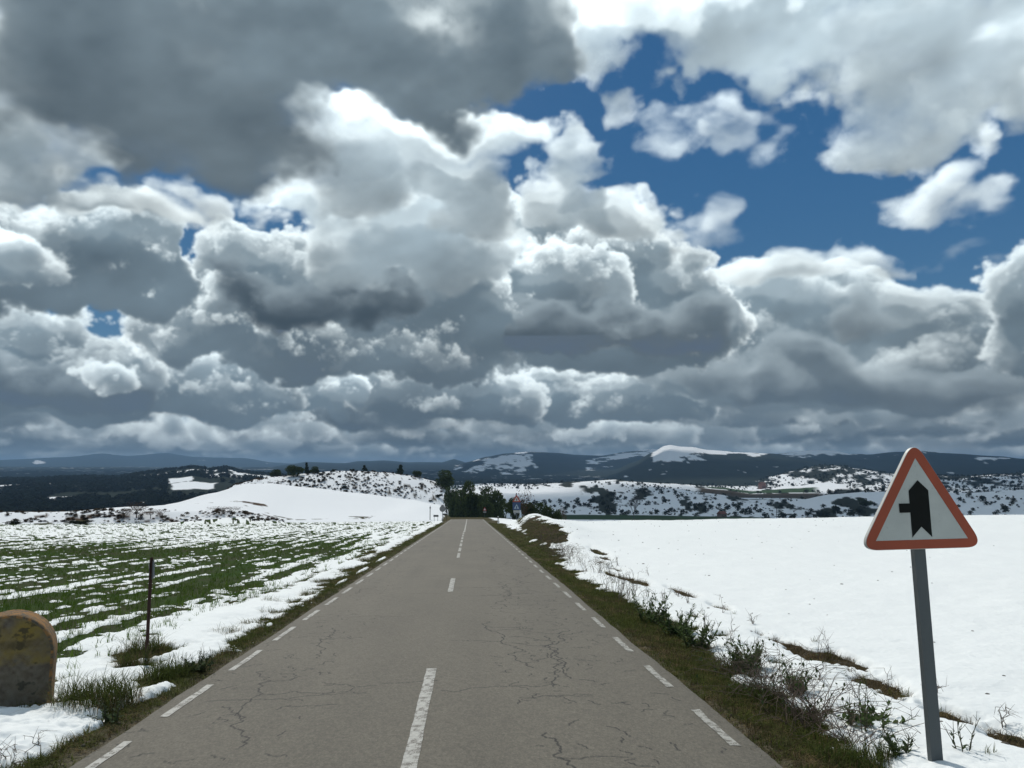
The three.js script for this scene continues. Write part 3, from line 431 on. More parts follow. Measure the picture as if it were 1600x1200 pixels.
// ---------- kilometre stone, left ----------
{
  const w = .86, h = 1.03, s = new THREE.Shape(); s.moveTo(-w / 2, -.25); s.lineTo(w / 2, -.25); s.lineTo(w / 2, h - w / 2 + .03); s.absarc(0, h - w / 2 + .03, w / 2, 0, Math.PI, false); s.lineTo(-w / 2, -.25);
  const geo = ext(s, .36, .032);
  const face = dataTex(512, 512, (x, y, o) => { // one metre: moss, flaking yellow paint and bare concrete
    const X = x / 512 - .5, Y = y / 512 * 1.2, n = fbm(X * 7, Y * 7, 4, 5) - .5, f = fbm(X * 24, Y * 24, 8, 3) - .5;
    let r = .13 + n * .1 + f * .1, g = .11 + n * .09 + f * .1, b = .08 + n * .06 + f * .08;
    const yel = clamp(sstep(.5, .56, Y + n * .1) * sstep(1.08, 1.0, Y + n * .1) * (.55 + n * 2.6)); r = lerp(r, .22, yel * .8); g = lerp(g, .155, yel * .8); b = lerp(b, .02, yel * .8);
    const dark = clamp(sstep(.07, .02, Math.abs(Y - .76 + n * .08)) * (.5 + n * 4) + sstep(.05, .02, Math.hypot((X + .1) * 1.2, (Y - .9) * .5) + n * .05) * .8 + sstep(.12, .3, n + f * .5)); r = lerp(r, .03, dark * .8); g = lerp(g, .026, dark * .8); b = lerp(b, .018, dark * .8);
    o[0] = r; o[1] = g; o[2] = b;
  }, true);
  face.repeat.set(1, 1 / 1.2); face.offset.set(.5, 0);
  const lich = dataTex(256, 256, (x, y, o) => { const n = fbm(x / 22, y / 22, 4, 5) - .5, f = vnoise(x / 5, y / 5, 3) - .5, k = clamp(.62 + n * 3 + f * .6); o[0] = lerp(.09, .3, k); o[1] = lerp(.08, .15, k); o[2] = lerp(.058, .045, k); }, true);
  lich.repeat.set(2.2, 2.2);
  const m = new THREE.Mesh(geo, [std(0xffffff, .95, { map: face, bumpMap: grain, bumpScale: .006 }), std(0xffffff, .95, { map: lich, bumpMap: grain, bumpScale: .01 })]);
  const [x, z] = toW(9.55, -4.92); m.position.set(x, groundH(x, z) - .02, z); m.rotation.y = 25 * RAD; m.rotation.z = -.01;
  tag(add(m, 'milestone'), 'round topped roadside kilometre stone with moss and orange lichen, at the left edge', 'milestone');
}

// ---------- small posts and signs ----------
const at = (s, t, dy = 0) => { const [x, z] = toW(s, t); return [x, groundH(x, z) + dy, z]; };
const rust = std(col(.075, .04, .032), .9, { bumpMap: grain, bumpScale: .002 }), plateMat = std(col(.2, .22, .24), .5, { metalness: .3, map: signGrime }), grey = std(col(.3, .31, .31), .6);
{
  const g = new THREE.Group(); g.position.set(...at(12.2, -4.42, -.05)); g.rotation.y = .2;
  part(g, 'post', mergeGeometries([box(.04, 1.58, .006, 0, .78, 0), box(.006, 1.58, .04, -.017, .78, .023)]), rust);
  const p = ext(poly([[-.17, -.13], [.17, -.13], [.17, .13], [-.17, .13]]), .003, .001); p.rotateZ(.32).rotateY(-1.12).translate(.006, 1.37, -.012); part(g, 'plate', p, plateMat);
  tag(add(g, 'marker_post'), 'thin rusty metal post with a small grey plate, between wheat field and road', 'marker post');
}
function roundSign(s, t, label, r = .32, h = 2) { const g = new THREE.Group(); g.position.set(...at(s, t)); part(g, 'post', new THREE.CylinderGeometry(.035, .035, h, 8).translate(0, h / 2, 0), galv); part(g, 'disc', new THREE.CylinderGeometry(r, r, .03, 28).rotateX(Math.PI / 2).translate(0, h, .05), std(col(.2, .2, .2), .6)); return tag(add(g, 'round_sign'), label, 'road sign'); }
roundSign(120, -3.7, 'round grey sign seen from behind, left of the far end of the road', .46, 2.1);
{ const g = new THREE.Group(); g.position.set(...at(140, -6.6)); part(g, 'post', new THREE.CylinderGeometry(.07, .07, 2.3, 6).translate(0, 1.1, 0), std(col(.05, .05, .05), .8)); part(g, 'cap', new THREE.ConeGeometry(.16, .5, 6).translate(0, 2.4, 0), std(col(.05, .05, .05), .8)); tag(add(g, 'field_post'), 'thin dark post standing in the snow left of the round sign', 'post'); }
{ const g = new THREE.Group(); g.position.set(...at(132, -5.2)); part(g, 'board', box(.85, .32, .04, 0, .95, .05), std(col(.06, .06, .06), .7)); for (const x of [-.3, .3]) part(g, 'leg', box(.06, 1, .06, x, .5, 0), galv); tag(add(g, 'low_sign'), 'low dark board on two legs between the thin dark post and the round sign', 'sign'); }
{ const g = new THREE.Group(); g.position.set(...at(138, -3.9)); part(g, 'board', box(.8, .26, .04, 0, 1.15, .05), std(col(.06, .06, .06), .7)); for (const x of [-.3, .3]) part(g, 'leg', box(.06, 1.1, .06, x, .55, 0), galv); tag(add(g, 'low_sign'), 'low dark board on two legs just right of the round sign', 'sign'); }
{ // warning triangle over a blue square, beyond the earth mound
  const g = new THREE.Group(), red = std(col(.3, .05, .03), .6), white = std(col(.45, .46, .45), .6), blue = std(col(.03, .06, .14), .6); g.position.set(...at(110, 7.1)); 
  part(g, 'post', box(.1, 4, .06, 0, 2, 0), galv);
  const tri = part(g, 'triangle_panel', ext(roundTri(1.25, 1.08, .16), .03).translate(0, 2.72, .04), red); part(tri, 'white_field', ext(poly([[-.34, .14], [.34, .14], [0, .74]]), .003).translate(0, 2.72, .072), white); part(tri, 'symbol', box(.12, .3, .002, .02, 3.06, .077), std(col(.01, .01, .01), .6));
  const sq = part(g, 'blue_panel', ext(poly([[-.55, 0], [.55, 0], [.55, 1.05], [-.55, 1.05]]), .03, .01).translate(0, 1.62, .04), blue); part(sq, 'pale_emblem', ext(poly([[-.36, .16], [.36, .16], [0, .82]]), .003).translate(0, 1.62, .083), std(col(.3, .36, .42), .6)); part(sq, 'figure', box(.16, .34, .002, 0, 1.98, .088), blue);
  part(g, 'lower_plate', box(.9, .34, .03, 0, 1.38, .05), std(col(.33, .34, .33), .6));
  tag(add(g, 'pedestrian_sign'), 'post carrying a red triangle above a blue square sign, beyond the earth mound', 'road sign');
}
{ const g = new THREE.Group(), red = std(col(.35, .04, .03), .6); g.position.set(...at(176, 3.9)); part(g, 'post', new THREE.CylinderGeometry(.035, .035, 1.8, 6).translate(0, .9, 0), galv); const tri = part(g, 'triangle_panel', ext(roundTri(.95, .82, .12), .03).translate(0, 1.7, .03), red); part(tri, 'white_field', ext(poly([[-.26, .11], [.26, .11], [0, .56]]), .003).translate(0, 1.7, .062), std(col(.6, .6, .6), .6)); part(g, 'lower_plate', box(.7, .3, .03, 0, 1.4, .04), std(col(.3, .3, .3), .6)); tag(add(g, 'warning_sign'), 'small distant triangular sign before the dark trees at the road end', 'road sign'); }
{ const g = new THREE.Group(); g.position.set(...at(105, 4.3)); part(g, 'marker_body', box(.14, 1.05, .1, 0, .5, 0), std(col(.75, .75, .75), .6)); part(g, 'dark_band', box(.146, .2, .106, 0, .8, 0), std(col(.03, .03, .03), .6)); tag(add(g, 'marker_post'), 'short white roadside marker post at the foot of the snow near the far right verge', 'marker post'); }
function utilityPole(az, r, h, label) { const [x, z] = polar(az, r), g = new THREE.Group(), m = std(col(.05, .045, .04), .9); g.position.set(x, groundH(x, z), z); part(g, 'shaft', new THREE.CylinderGeometry(.1 + r * .00012, .16 + r * .00012, h, 6).translate(0, h / 2, 0), m); part(g, 'crossarm', box(1.7, .16, .16, 0, h - .6, 0), m); return tag(add(g, 'utility_pole'), label, 'utility pole'); }
utilityPole(-29.6, 420, 7.5, 'thin utility pole before the dark wood at the far left');
utilityPole(-28.4, 470, 5, 'short thin pole right of the utility pole at the far left');
utilityPole(18.8, 520, 8.5, 'thin pole behind the right snow field, left of the big sign');
function cottage(az, r, w, h, label, wall, roofC) {
  const [x, z] = polar(az, r), g = new THREE.Group(); g.position.set(x, groundH(x, z) - .3, z); g.rotation.y = .5;
  part(g, 'wall', box(w, h, w * .7, 0, h / 2, 0), std(wall, .9));
  const rf = new THREE.Shape([new THREE.Vector2(-w * .42, 0), new THREE.Vector2(w * .42, 0), new THREE.Vector2(0, w * .34)]); part(g, 'roof', ext(rf, w * 1.08).rotateY(Math.PI / 2).translate(-w * .54, h, 0), std(roofC, .9));
  for (const k of [-.25, .25]) part(g, 'window', box(w * .12, h * .25, .1, w * k, h * .55, w * .35 + .04), std(col(.02, .02, .025), .3));
  part(g, 'door', box(w * .14, h * .5, .1, 0, h * .25, w * .35 + .04), std(col(.05, .03, .02), .7));
  return tag(add(g, 'house'), label, 'house');
}
cottage(17.9, 1480, 11, 9, 'distant house with reddish walls at the foot of the wooded knoll', col(.2, .1, .075), col(.16, .075, .055));
cottage(15.1, 560, 5.5, 2.6, 'small hut with a red roof behind the right snow field', col(.2, .14, .12), col(.17, .06, .045));

// ---------- trees and bushes ----------
const barkMat = std(col(.045, .036, .028), .95);
const leafMat = (c) => new THREE.MeshPhysicalMaterial({ color: c, roughness: 1, side: THREE.DoubleSide, vertexColors: true, transmission: .25, thickness: 0, specularIntensity: .04 });
function crownGeo(n, size, shape, rg) { // small leaf clusters through a lumpy volume one unit across and tall
  const lobes = []; for (let i = 0; i < 11; i++) lobes.push(shape(rg));
  const pos = [], colr = [];
  for (let i = 0; i < n; i++) {
    const L = lobes[(rg() * lobes.length) | 0], u = rg() * 2 - 1, a = rg() * 6.283, q = Math.sqrt(1 - u * u), rr = L[3] * Math.cbrt(.25 + .75 * rg()), c = [L[0] + q * Math.cos(a) * rr, L[1] + u * rr * (L[4] ?? .8), L[2] + q * Math.sin(a) * rr];
    const v = .55 + .8 * rg();
    for (let k = 0; k < 2; k++) { const s = size * (.6 + .8 * rg()); for (let j = 0; j < 3; j++) { pos.push(c[0] + (rg() - .5) * s * 2, c[1] + (rg() - .5) * s * 1.6, c[2] + (rg() - .5) * s * 2); colr.push(v * (.9 + .2 * rg()), v, v * .9); } }
  }
  const g = new THREE.BufferGeometry(); g.setAttribute('position', new THREE.Float32BufferAttribute(pos, 3)); g.setAttribute('color', new THREE.Float32BufferAttribute(colr, 3)); g.computeVertexNormals(); return g;
}
function limb(a, b, r0, r1, seg = 5) { const d = new THREE.Vector3().subVectors(b, a), g = new THREE.CylinderGeometry(r1, r0, d.length(), seg, 1, true); g.translate(0, d.length() / 2, 0); g.applyQuaternion(new THREE.Quaternion().setFromUnitVectors(new THREE.Vector3(0, 1, 0), d.clone().normalize())); g.translate(a.x, a.y, a.z); return g; }
const V = (x, y, z) => new THREE.Vector3(x, y, z);
function trunkGeo(rg, top = .5, th = .045) { const gs = [limb(V(0, -.05, 0), V(.02, top * .55, 0), th, th * .7, 7)]; for (let i = 0; i < 6; i++) { const a = i * 1.05 + rg(), r = .16 + .16 * rg(); gs.push(limb(V(.02, top * (.35 + .1 * rg()), 0), V(Math.cos(a) * r, top * (.8 + .6 * rg()), Math.sin(a) * r), th * .5, th * .15)); } return mergeGeometries(gs); }
function branching(rg, levels, spreadA = .55) { const gs = []; const grow = (p, d, len, r, lv) => { const e = p.clone().addScaledVector(d, len); gs.push(limb(p, e, r, r * .62, lv > 2 ? 5 : 3)); if (!lv) return; const n = lv > 2 ? 3 : 2 + (rg() < .5 ? 1 : 0); for (let i = 0; i < n; i++) grow(e, d.clone().add(V((rg() - .5) * 2 * spreadA, (rg() - .3) * spreadA, (rg() - .5) * 2 * spreadA)).normalize(), len * (.62 + .25 * rg()), r * .6, lv - 1); }; grow(V(0, -.03, 0), V(0, 1, 0), .26, .022, levels); return mergeGeometries(gs); }
const KINDS = {
  oak: { protos: [1, 2, 3, 4].map((k) => { const rg = mulberry(k * 13); return [trunkGeo(rg), crownGeo(3400, .036, (q) => { const a = q() * 6.28, r = .31 * Math.sqrt(q()); return [Math.cos(a) * r, .22 + .52 * q() * (1 - r * .8), Math.sin(a) * r, .2 + .08 * q()]; }, rg)]; }), crown: 'crown', mat: leafMat(col(.048, .066, .024)) },
  conifer: { protos: [5, 6].map((k) => { const rg = mulberry(k * 17); return [trunkGeo(rg, .8, .03), crownGeo(2200, .05, (q) => { const y = q(); return [(q() - .5) * .5 * (1 - y), .12 + y * .8, (q() - .5) * .5 * (1 - y), .12 + .24 * (1 - y), .6]; }, rg)]; }), crown: 'crown', mat: leafMat(col(.026, .04, .02)) },
  brown: { protos: [8, 9].map((k) => { const rg = mulberry(k * 19); return [branching(rg, 4, .9), crownGeo(700, .02, (q) => { const a = q() * 6.28, r = .32 * Math.sqrt(q()); return [Math.cos(a) * r, .3 + .45 * q(), Math.sin(a) * r, .16 + .1 * q()]; }, rg)]; }), crown: 'twigs', mat: leafMat(col(.085, .05, .032)) },
  shrub: { protos: [10, 11, 12].map((k) => { const rg = mulberry(k * 23); return [trunkGeo(rg, .4, .03), crownGeo(1100, .055, (q) => { const a = q() * 6.28, r = .36 * Math.sqrt(q()); return [Math.cos(a) * r, .2 + .4 * q(), Math.sin(a) * r, .15 + .1 * q()]; }, rg)]; }), crown: 'crown', mat: leafMat(col(.022, .028, .014)) },
  bare: { protos: [14, 15, 16].map((k) => { const rg = mulberry(k * 29); return [branching(rg, 6, .62), branching(mulberry(k * 31), 5, .8).scale(.9, 1, .9)]; }), crown: 'branches', mat: std(col(.04, .034, .03), 1) },
};
const treeProto = {};
function makeTree(kind, i) { const k = KINDS[kind], v = i % k.protos.length; treeProto[kind + v] ??= (() => { const g = new THREE.Group(); part(g, 'trunk', k.protos[v][0], kind === 'bare' ? k.mat : barkMat); part(g, k.crown, k.protos[v][1], k.mat); return g; })(); return treeProto[kind + v].clone(); }
const NAME = { oak: ['evergreen_tree', 'tree'], conifer: ['conifer_tree', 'tree'], brown: ['brown_bush', 'bush'], shrub: ['low_shrub', 'shrub'], bare: ['bare_tree', 'tree'] };
const TREES = [ // [azimuth, distance, height, width, kind, label, elevation of its top where that sets the height]
  [-4.94, 338, 8.6, 9.4, 'oak', 'largest round dark tree, standing alone on the right end of the snowy hilltop', 0.10],
  [-16.95, 352, 4.6, 5.4, 'oak', 'round dark bush leftmost on the crest of the scrubby snow hill', -0.13],
  [-15.74, 338, 6.2, 7.6, 'oak', 'wide dark bush on the left end of the hill crest beside a thin conifer', -0.13],
  [-14.90, 345, 4.6, 2.4, 'conifer', 'thin pointed conifer on the left part of the hill crest', 0.23],
  [-14.37, 343, 3.6, 5, 'oak', 'low dark bush on the hill crest just right of the thin conifer', -0.27],
  [-8.20, 345, 4.2, 3.6, 'conifer', 'dark conifer standing up on the right half of the hill crest', 0.19],
  [-7.00, 342, 3.2, 4, 'oak', 'round bush on the hill crest between the conifer and the largest round tree', 0.09],
  [-10.82, 345, 2.6, 2.6, 'conifer', 'small pointed tree on the middle of the hill crest'],
  [-3.58, 236, 9, 6.6, 'oak', 'dark evergreen on the left side of the clump at the road end', -0.61],
  [-3.96, 262, 7.6, 6.2, 'oak', 'evergreen furthest back on the left of the clump at the end of the road', -0.89],
  [-4.48, 292, 7.6, 5.6, 'oak', 'evergreen climbing highest to the left of the road end clump, below the large round tree', -0.80],
  [-2.78, 222, 10, 7.6, 'oak', 'dense dark evergreen straight over the left half of the road end', -1.50],
  [-2.26, 243, 11.2, 7.8, 'oak', 'tall dark evergreen over the middle of the road end', -1.03],
  [-1.56, 226, 10.6, 7.6, 'oak', 'tall green evergreen on the right side of the clump at the road end', -1.08],
  [-3.16, 258, 10.4, 6.6, 'oak', 'evergreen behind the dense dark one at the road end', -1.69],
  [-2.03, 214, 6.4, 5.6, 'oak', 'low dark evergreen at the foot of the clump beside the road end', -2.16],
  [-0.99, 232, 6.4, 4.6, 'oak', 'small evergreen just left of the snowy gap beside the blue sign', -2.11],
  [0.76, 150, 7.6, 4.2, 'brown', 'brownish round tree right behind the blue and triangular roadside sign', -1.74],
  [0.05, 152, 6, 3.2, 'oak', 'low green bush on the left of the brownish tree behind the blue sign', -2.25],
  [1.23, 153, 6.2, 3.2, 'oak', 'green bush just right of the brownish tree behind the blue sign', -2.25],
  [1.89, 150, 6, 4, 'oak', 'wide green bush in the hedge right of the blue sign', -2.25],
  [2.59, 151, 6.2, 3.8, 'oak', 'darkest bush in the middle of the hedge right of the blue sign', -2.30],
  [3.25, 152, 5.3, 2.6, 'oak', 'low bush near the right end of the hedge right of the blue sign', -2.57],
  [3.77, 153, 4.9, 2.3, 'brown', 'brownish bush ending the hedge right of the blue sign', -2.66],
  [8.90, 430, 10, 9, 'bare', 'bare leafless tree rising behind the edge of the right snow field', -1.95],
  [-33.19, 330, 10.5, 9, 'bare', 'bare dark tree at the left edge of the view before the dark wood'],
  [-32.73, 345, 9.5, 8, 'bare', 'second bare dark tree from the left edge before the dark wood'],
  [-31.82, 350, 7.6, 7, 'bare', 'bare tree standing right of the two at the left edge'],
  [-25.77, 139, 2.7, 4.2, 'brown', 'reddish brown leafless bush, the highest on the bank behind the wheat field'],
  [-26.53, 140, 1.5, 3, 'brown', 'low brown bush on the bank left of the highest reddish one'],
  [-24.92, 138, 1.6, 3, 'brown', 'low brown bush on the bank right of the highest reddish one'],
  [-24.18, 139, 1.1, 2.6, 'brown', 'small brown bush on the bank, on the left end of the smooth snow field'],
  [-20.59, 138, 1.2, 4.6, 'brown', 'wide low brown scrub on the bank beneath the smooth snow slope'],
  [-19.84, 139, 1, 3.2, 'brown', 'low brown scrub at the right end of the scrub on the bank'],
  [-29.01, 134, 0.9, 3, 'shrub', 'flat dark green bush at the far edge of the wheat field'],
  [-32.56, 136, 1, 2, 'shrub', 'small dark bush alone at the far left edge of the wheat field'],
  [24.50, 640, 7, 9, 'oak', 'large dark bush on the shaded snow slope left of the big triangular sign'],
];
TREES.forEach(([az, r, h, w, kind, label, top], i) => { const t = makeTree(kind, i), [x, z] = polar(az, r); if (top !== undefined) h = Math.max(h * .9, EYE + r * Math.tan(top * RAD) - groundH(x, z)); t.position.set(x, groundH(x, z) - .12, z); t.scale.set(w * 1.12, h * (top === undefined ? 1.1 : 1.2), w * 1.12); t.rotation.y = i * 1.7; tag(add(t, NAME[kind][0]), label, NAME[kind][1]); });
{ // shrubs dotted over the scrubby hill and its foot: alike, each its own
  const pr = mulberry(44); let n = 0;
  for (let tries = 0; n < 120 && tries < 3000; tries++) {
    const az = -20.5 + 16.5 * pr(), r = 268 + 76 * pr() ** 1.1, [x, z] = polar(az, r), [hy, h] = hillAt(x, z); if (!h || h.k !== 'scrub' || hy < 1.5) continue; if (n2(x * .05, z * .05, 3) < -.06) continue;
    const kind = pr() < .3 ? 'brown' : 'shrub', t = makeTree(kind, n), s = .45 + 1.9 * pr() ** 3; t.position.set(x, groundH(x, z) - .1, z); t.scale.set(s * 1.5, s, s * 1.5); t.rotation.y = n; n++;
    tag(add(t, kind === 'brown' ? 'hill_bush' : 'hill_shrub'), kind === 'brown' ? 'small brown bush on the snowy side of the scrub hill' : 'small dark shrub on the snowy side of the scrub hill', 'shrub', kind === 'brown' ? 'brown bushes on the scrub hill' : 'dark shrubs on the scrub hill');
  }
}
// far shrubs and woods, too many to count
const blob = (() => { const rg = mulberry(91); return crownGeo(60, .17, (q) => { const a = q() * 6.28, r = .26 * q(); return [Math.cos(a) * r, .25 + .45 * q(), Math.sin(a) * r, .2 + .1 * q()]; }, rg); })();
function scatter(name, label, geo, mat, list, tint) {
  const m = new THREE.InstancedMesh(geo, mat, list.length), d = new THREE.Object3D(), c = new THREE.Color();
  list.forEach(([x, y, z, sx, sy, ry, v, rx], i) => { d.position.set(x, y, z); d.scale.set(sx, sy, sx); d.rotation.set(rx ?? 0, ry, 0); d.updateMatrix(); m.setMatrixAt(i, d.matrix); if (tint) { tint(c, v); m.setColorAt(i, c); } });
  return tag(add(m, name), label, null, null, 'stuff');
}
{
  const pr = mulberry(52), L = [], B = [];
  for (let i = 0; i < 9000 && B.length < 2600; i++) { const az = -21 + 17.5 * pr(), r = 264 + 84 * pr(), [x, z] = polar(az, r), [hy, h] = hillAt(x, z); if (!h || h.k !== 'scrub' || hy < 1 || pr() > .45 + 2.5 * n2(x * .07, z * .07, 3)) continue; const s = .25 + .7 * pr() ** 2; B.push([x, groundH(x, z) - .05, z, s * 1.8, s, pr() * 6, pr()]); }
  for (let i = 0; i < 2600; i++) { const s = 121 + 16 * pr(), t = -24 - 75 * pr(), [x, z] = toW(s, t), b = bank(s, t, x, z); if (b < .1 || pr() > .5 + 2.5 * n2(x * .09, z * .09, 3)) continue; const q = .18 + .4 * pr() ** 2; B.push([x, groundH(x, z) - .03, z, q * 2, q, pr() * 6, pr()]); }
  for (let i = 0; i < 60000 && L.length < 7000; i++) {
    const az = -14 + 60 * pr(), r = 480 + 1850 * pr(), [x, z] = polar(az, r), [hy, h] = hillAt(x, z), k = h && hy > 1.2 ? h.k : 'floor'; if (k === 'wood' || k === 'peak' || k === 'ridge') continue;
    if (PATCHES.some(([a, p, da, dr]) => Math.abs(az - a) < da && Math.abs(r - p) < dr * 1.1)) continue;
    const dens = n2(x * .011, z * .011, 4) * 2.4 + (k === 'knoll' ? .75 : .32); if (pr() > dens) continue;
    const s = (1.1 + 3.2 * pr() ** 2.5) * (k === 'knoll' ? 1.25 : 1); L.push([x, groundH(x, z) - .2, z, s * 1.5, s * 1.15, pr() * 6, pr()]);
  }
  scatter('hill_scrub', 'small brown scrub and dead stems on the hill and bank', blob, leafMat(col(.055, .042, .028)), B, (c, v) => c.setRGB(.5 + v, .5 + v * .9, .5 + v * .8));
  scatter('scattered_shrubs', 'dark shrubs and small trees over the shaded snow slopes', blob, leafMat(col(.026, .031, .018)), L, (c, v) => c.setRGB(.7 + v * .6, .7 + v * .6, .7 + v * .5));
  const F = [];
  for (let i = 0; i < 90000 && F.length < 9000; i++) {
    const az = -46 + 35 * pr(), r = 560 + 1250 * pr(), [x, z] = polar(az, r), [hy, h] = hillAt(x, z); if (!h || h.k !== 'wood' || hy < 1) continue;
    if (PATCHES.some(([a, p, da, dr]) => Math.abs(az - a) < da && Math.abs(r - p) < dr * 1.1)) continue; if (n2(x * .007, z * .007, 4) < (az > -24 ? .0 : -.16)) continue;
    const s = 3.5 + 4 * pr(); F.push([x, groundH(x, z) - .4, z, s * 1.4, s, pr() * 6, pr()]);
  }
  scatter('far_wood', 'dark wood covering the distant left hills', blob, leafMat(col(.013, .019, .015)), F, (c, v) => c.setRGB(.7 + v * .6, .7 + v * .6, .8 + v * .4));
}

// ---------- grass, wheat and weeds ----------
function blades(n, h, spread, lean, w, rg, droop = .3) { // a clump of thin bent blades
  const pos = [], idx = [], colr = [];
  for (let i = 0; i < n; i++) {
    const a = rg() * 6.283, r = spread * Math.sqrt(rg()), x = Math.cos(a) * r, z = Math.sin(a) * r, b = rg() * 6.283, l = lean * (.3 + rg()), hh = h * (.5 + .6 * rg()), dx = Math.cos(b), dz = Math.sin(b), k = pos.length / 3, v = .7 + .5 * rg();
    [[0, 1], [.5, .8], [.85, .45]].forEach(([t, q]) => { const o = l * hh * t * t, y = hh * (t - droop * t * t * l); for (const s of [-1, 1]) pos.push(x + dx * o - dz * s * w * q * .5, y, z + dz * o + dx * s * w * q * .5); });
    pos.push(x + dx * l * hh, hh * (1 - droop * l), z + dz * l * hh); idx.push(k, k + 1, k + 2, k + 1, k + 3, k + 2, k + 2, k + 3, k + 4, k + 3, k + 5, k + 4, k + 4, k + 5, k + 6); for (let j = 0; j < 7; j++) colr.push(v, v, v * .95);
  }
  const g = new THREE.BufferGeometry(); g.setAttribute('position', new THREE.Float32BufferAttribute(pos, 3)); g.setAttribute('color', new THREE.Float32BufferAttribute(colr, 3)); g.setIndex(idx); g.computeVertexNormals(); return g;
}
const bladeMat = (c) => new THREE.MeshPhysicalMaterial({ color: c, roughness: .85, side: THREE.DoubleSide, vertexColors: true, transmission: .4, thickness: 0, specularIntensity: .06 });
{
  const gr = mulberry(61), W = [], G = [], D = [];
  const wheat = blades(8, .17, .075, .75, .0085, gr, .3);
  const seen = (x, z) => Math.abs(Math.atan2(x, -z) / RAD) < 42;
  for (const [s0, s1, t1, step] of [[6, 24, -26, .17], [24, 55, -46, .3], [55, 125, -92, .62]]) for (let s = s0; s < s1; s += step * 1.3) for (let t = -4.9; t > t1; t -= Math.max(.17, step)) {
    const ss = s + (gr() - .5) * step, tt = t + (gr() - .5) * .06 * (step > .2 ? 4 : 1), [x, z] = toW(ss, tt); if (!seen(x, z)) continue; const d = snow(x, z);
    const p = d < .0 ? .8 : d < .03 ? .5 : d < .045 ? .3 : .08; if (gr() > p) continue; const k = step > .5 ? 2 : step > .2 ? 1.4 : 1; W.push([x, groundH(x, z) + Math.max(0, d) * .4 - .01, z, (.8 + .5 * gr()) * k, .7 + .6 * gr(), gr() * 6, gr()]);
  }
  scatter('wheat_seedlings', 'green winter wheat seedlings poking through the snow', wheat, bladeMat(col(.09, .155, .026)), W, (c, v) => c.setRGB(.7 + v * .7, .75 + v * .55, .7 + v * .4));
  const turf = blades(16, .09, .07, 1.1, .006, gr, .45), dry = blades(14, .12, .08, 1.5, .004, gr, .55);
  for (const side of [-1, 1]) for (let s = 4.5; s < 110;) { const k = clamp(s / 14, 1, 4.5); for (let t = 2.95; t < (side > 0 ? (s > 36 ? 9 : 6.1) : 5); t += .05 * k) {
    const ss = s + (gr() - .5) * .08 * k, tt = side * (t + (gr() - .5) * .05 * k), [x, z] = toW(ss, tt); if (snow(x, z) > .012) continue; const e = sstep(2.95, 3.3, t), n = n2(x * .9, z * .9, 3); if (gr() > .25 + .75 * e) continue;
    if (t > 4.9 && side > 0 && s < 36 && gr() < .55) continue; (gr() < (t > 4.9 && side > 0 && s < 36 ? .9 : .27) + n * 1.6 + (mound(s, tt) > .2 ? .15 : 0) ? D : G).push([x, groundH(x, z) - .01, z, (.8 + .5 * gr()) * (k > 1 ? 1 + (k - 1) * .5 : 1), (.45 + .6 * gr() + (gr() < .1 ? .8 : 0)) * (.6 + .6 * e), gr() * 6, gr()]);
  } s += .055 * k; }
  scatter('verge_grass', 'short green grass along the road verges', turf, bladeMat(col(.085, .105, .03)), G, (c, v) => c.setRGB(.6 + v * .8, .65 + v * .6, .6 + v * .5));
  scatter('dead_grass', 'brown matted dead grass along the verges', dry, bladeMat(col(.14, .11, .062)), D, (c, v) => c.setRGB(.4 + v * v * 1.6, .4 + v * v * 1.5, .4 + v * v * 1.3));
  const clods = [], cg = new THREE.IcosahedronGeometry(1, 0); for (let i = 0; i < 260; i++) { const s = 7 + 90 * gr() ** 1.5, t = 5.2 + 30 * gr() ** 1.6, [x, z] = toW(s, t), d = snow(x, z); if (d < .02) continue; const q = .008 + .02 * gr() ** 3 + s * .0003; clods.push([x, groundH(x, z) + d, z, q * 1.5, q * .6, gr() * 6, gr()]); }
  for (let i = 0; i < 120; i++) { const s = 6 + 30 * gr(), t = 3 + .7 * gr() * (gr() < .5 ? 1 : .4), [x, z] = toW(s, t * (gr() < .5 ? -1 : 1)); const q = .008 + .014 * gr(); clods.push([x, groundH(x, z) + .004, z, q * 1.3, q, gr() * 6, gr()]); }
  scatter('earth_crumbs', 'crumbs of earth and grit on the snow and verge', cg, std(col(.06, .05, .038), 1), clods, (c, v) => c.setRGB(.6 + v, .6 + v, .6 + v));
}
// single plants, each its own thing
function placed(g, name, s, t, label, category, group, sc = 1, dy = 0) { const [x, z] = toW(s, t); g.position.set(x, groundH(x, z) + Math.max(0, snow(x, z)) * .4 + dy, z); g.scale.setScalar(sc); g.rotation.y = (s * 7.3 + t * 3.1) % 6.28; return tag(add(g, name), label, category, group); }
const tuftGreen = bladeMat(col(.085, .11, .03)), tuftDry = bladeMat(col(.17, .135, .075));
const tuft = (seed, n, h, sp, lean, dryShare) => { const rg = mulberry(seed), g = new THREE.Group(); part(g, 'blades', blades(Math.round(n * (1 - dryShare)), h, sp, lean, .008, rg, .4), tuftGreen); part(g, 'dead_blades', blades(Math.round(n * dryShare), h * .9, sp * 1.2, lean * 1.4, .006, rg, .5), tuftDry); return g; };
placed(tuft(1, 1100, .44, .4, .8, .35), 'grass_tuft', 9.1, -3.72, 'biggest bushy grass tuft, just right of the kilometre stone', 'grass tuft');
placed(tuft(2, 500, .36, .3, .8, .1), 'grass_tuft', 10.55, -3.5, 'dark green grass tuft between two snow patches near the road edge', 'grass tuft');
placed(tuft(3, 420, .42, .26, .8, .4), 'grass_tuft', 12.65, -4.65, 'grass tuft growing right behind the rusty post', 'grass tuft');
placed(tuft(4, 300, .34, .22, .8, .6), 'grass_tuft', 11.75, -4.42, 'brownish tuft at the foot of the rusty post', 'grass tuft');
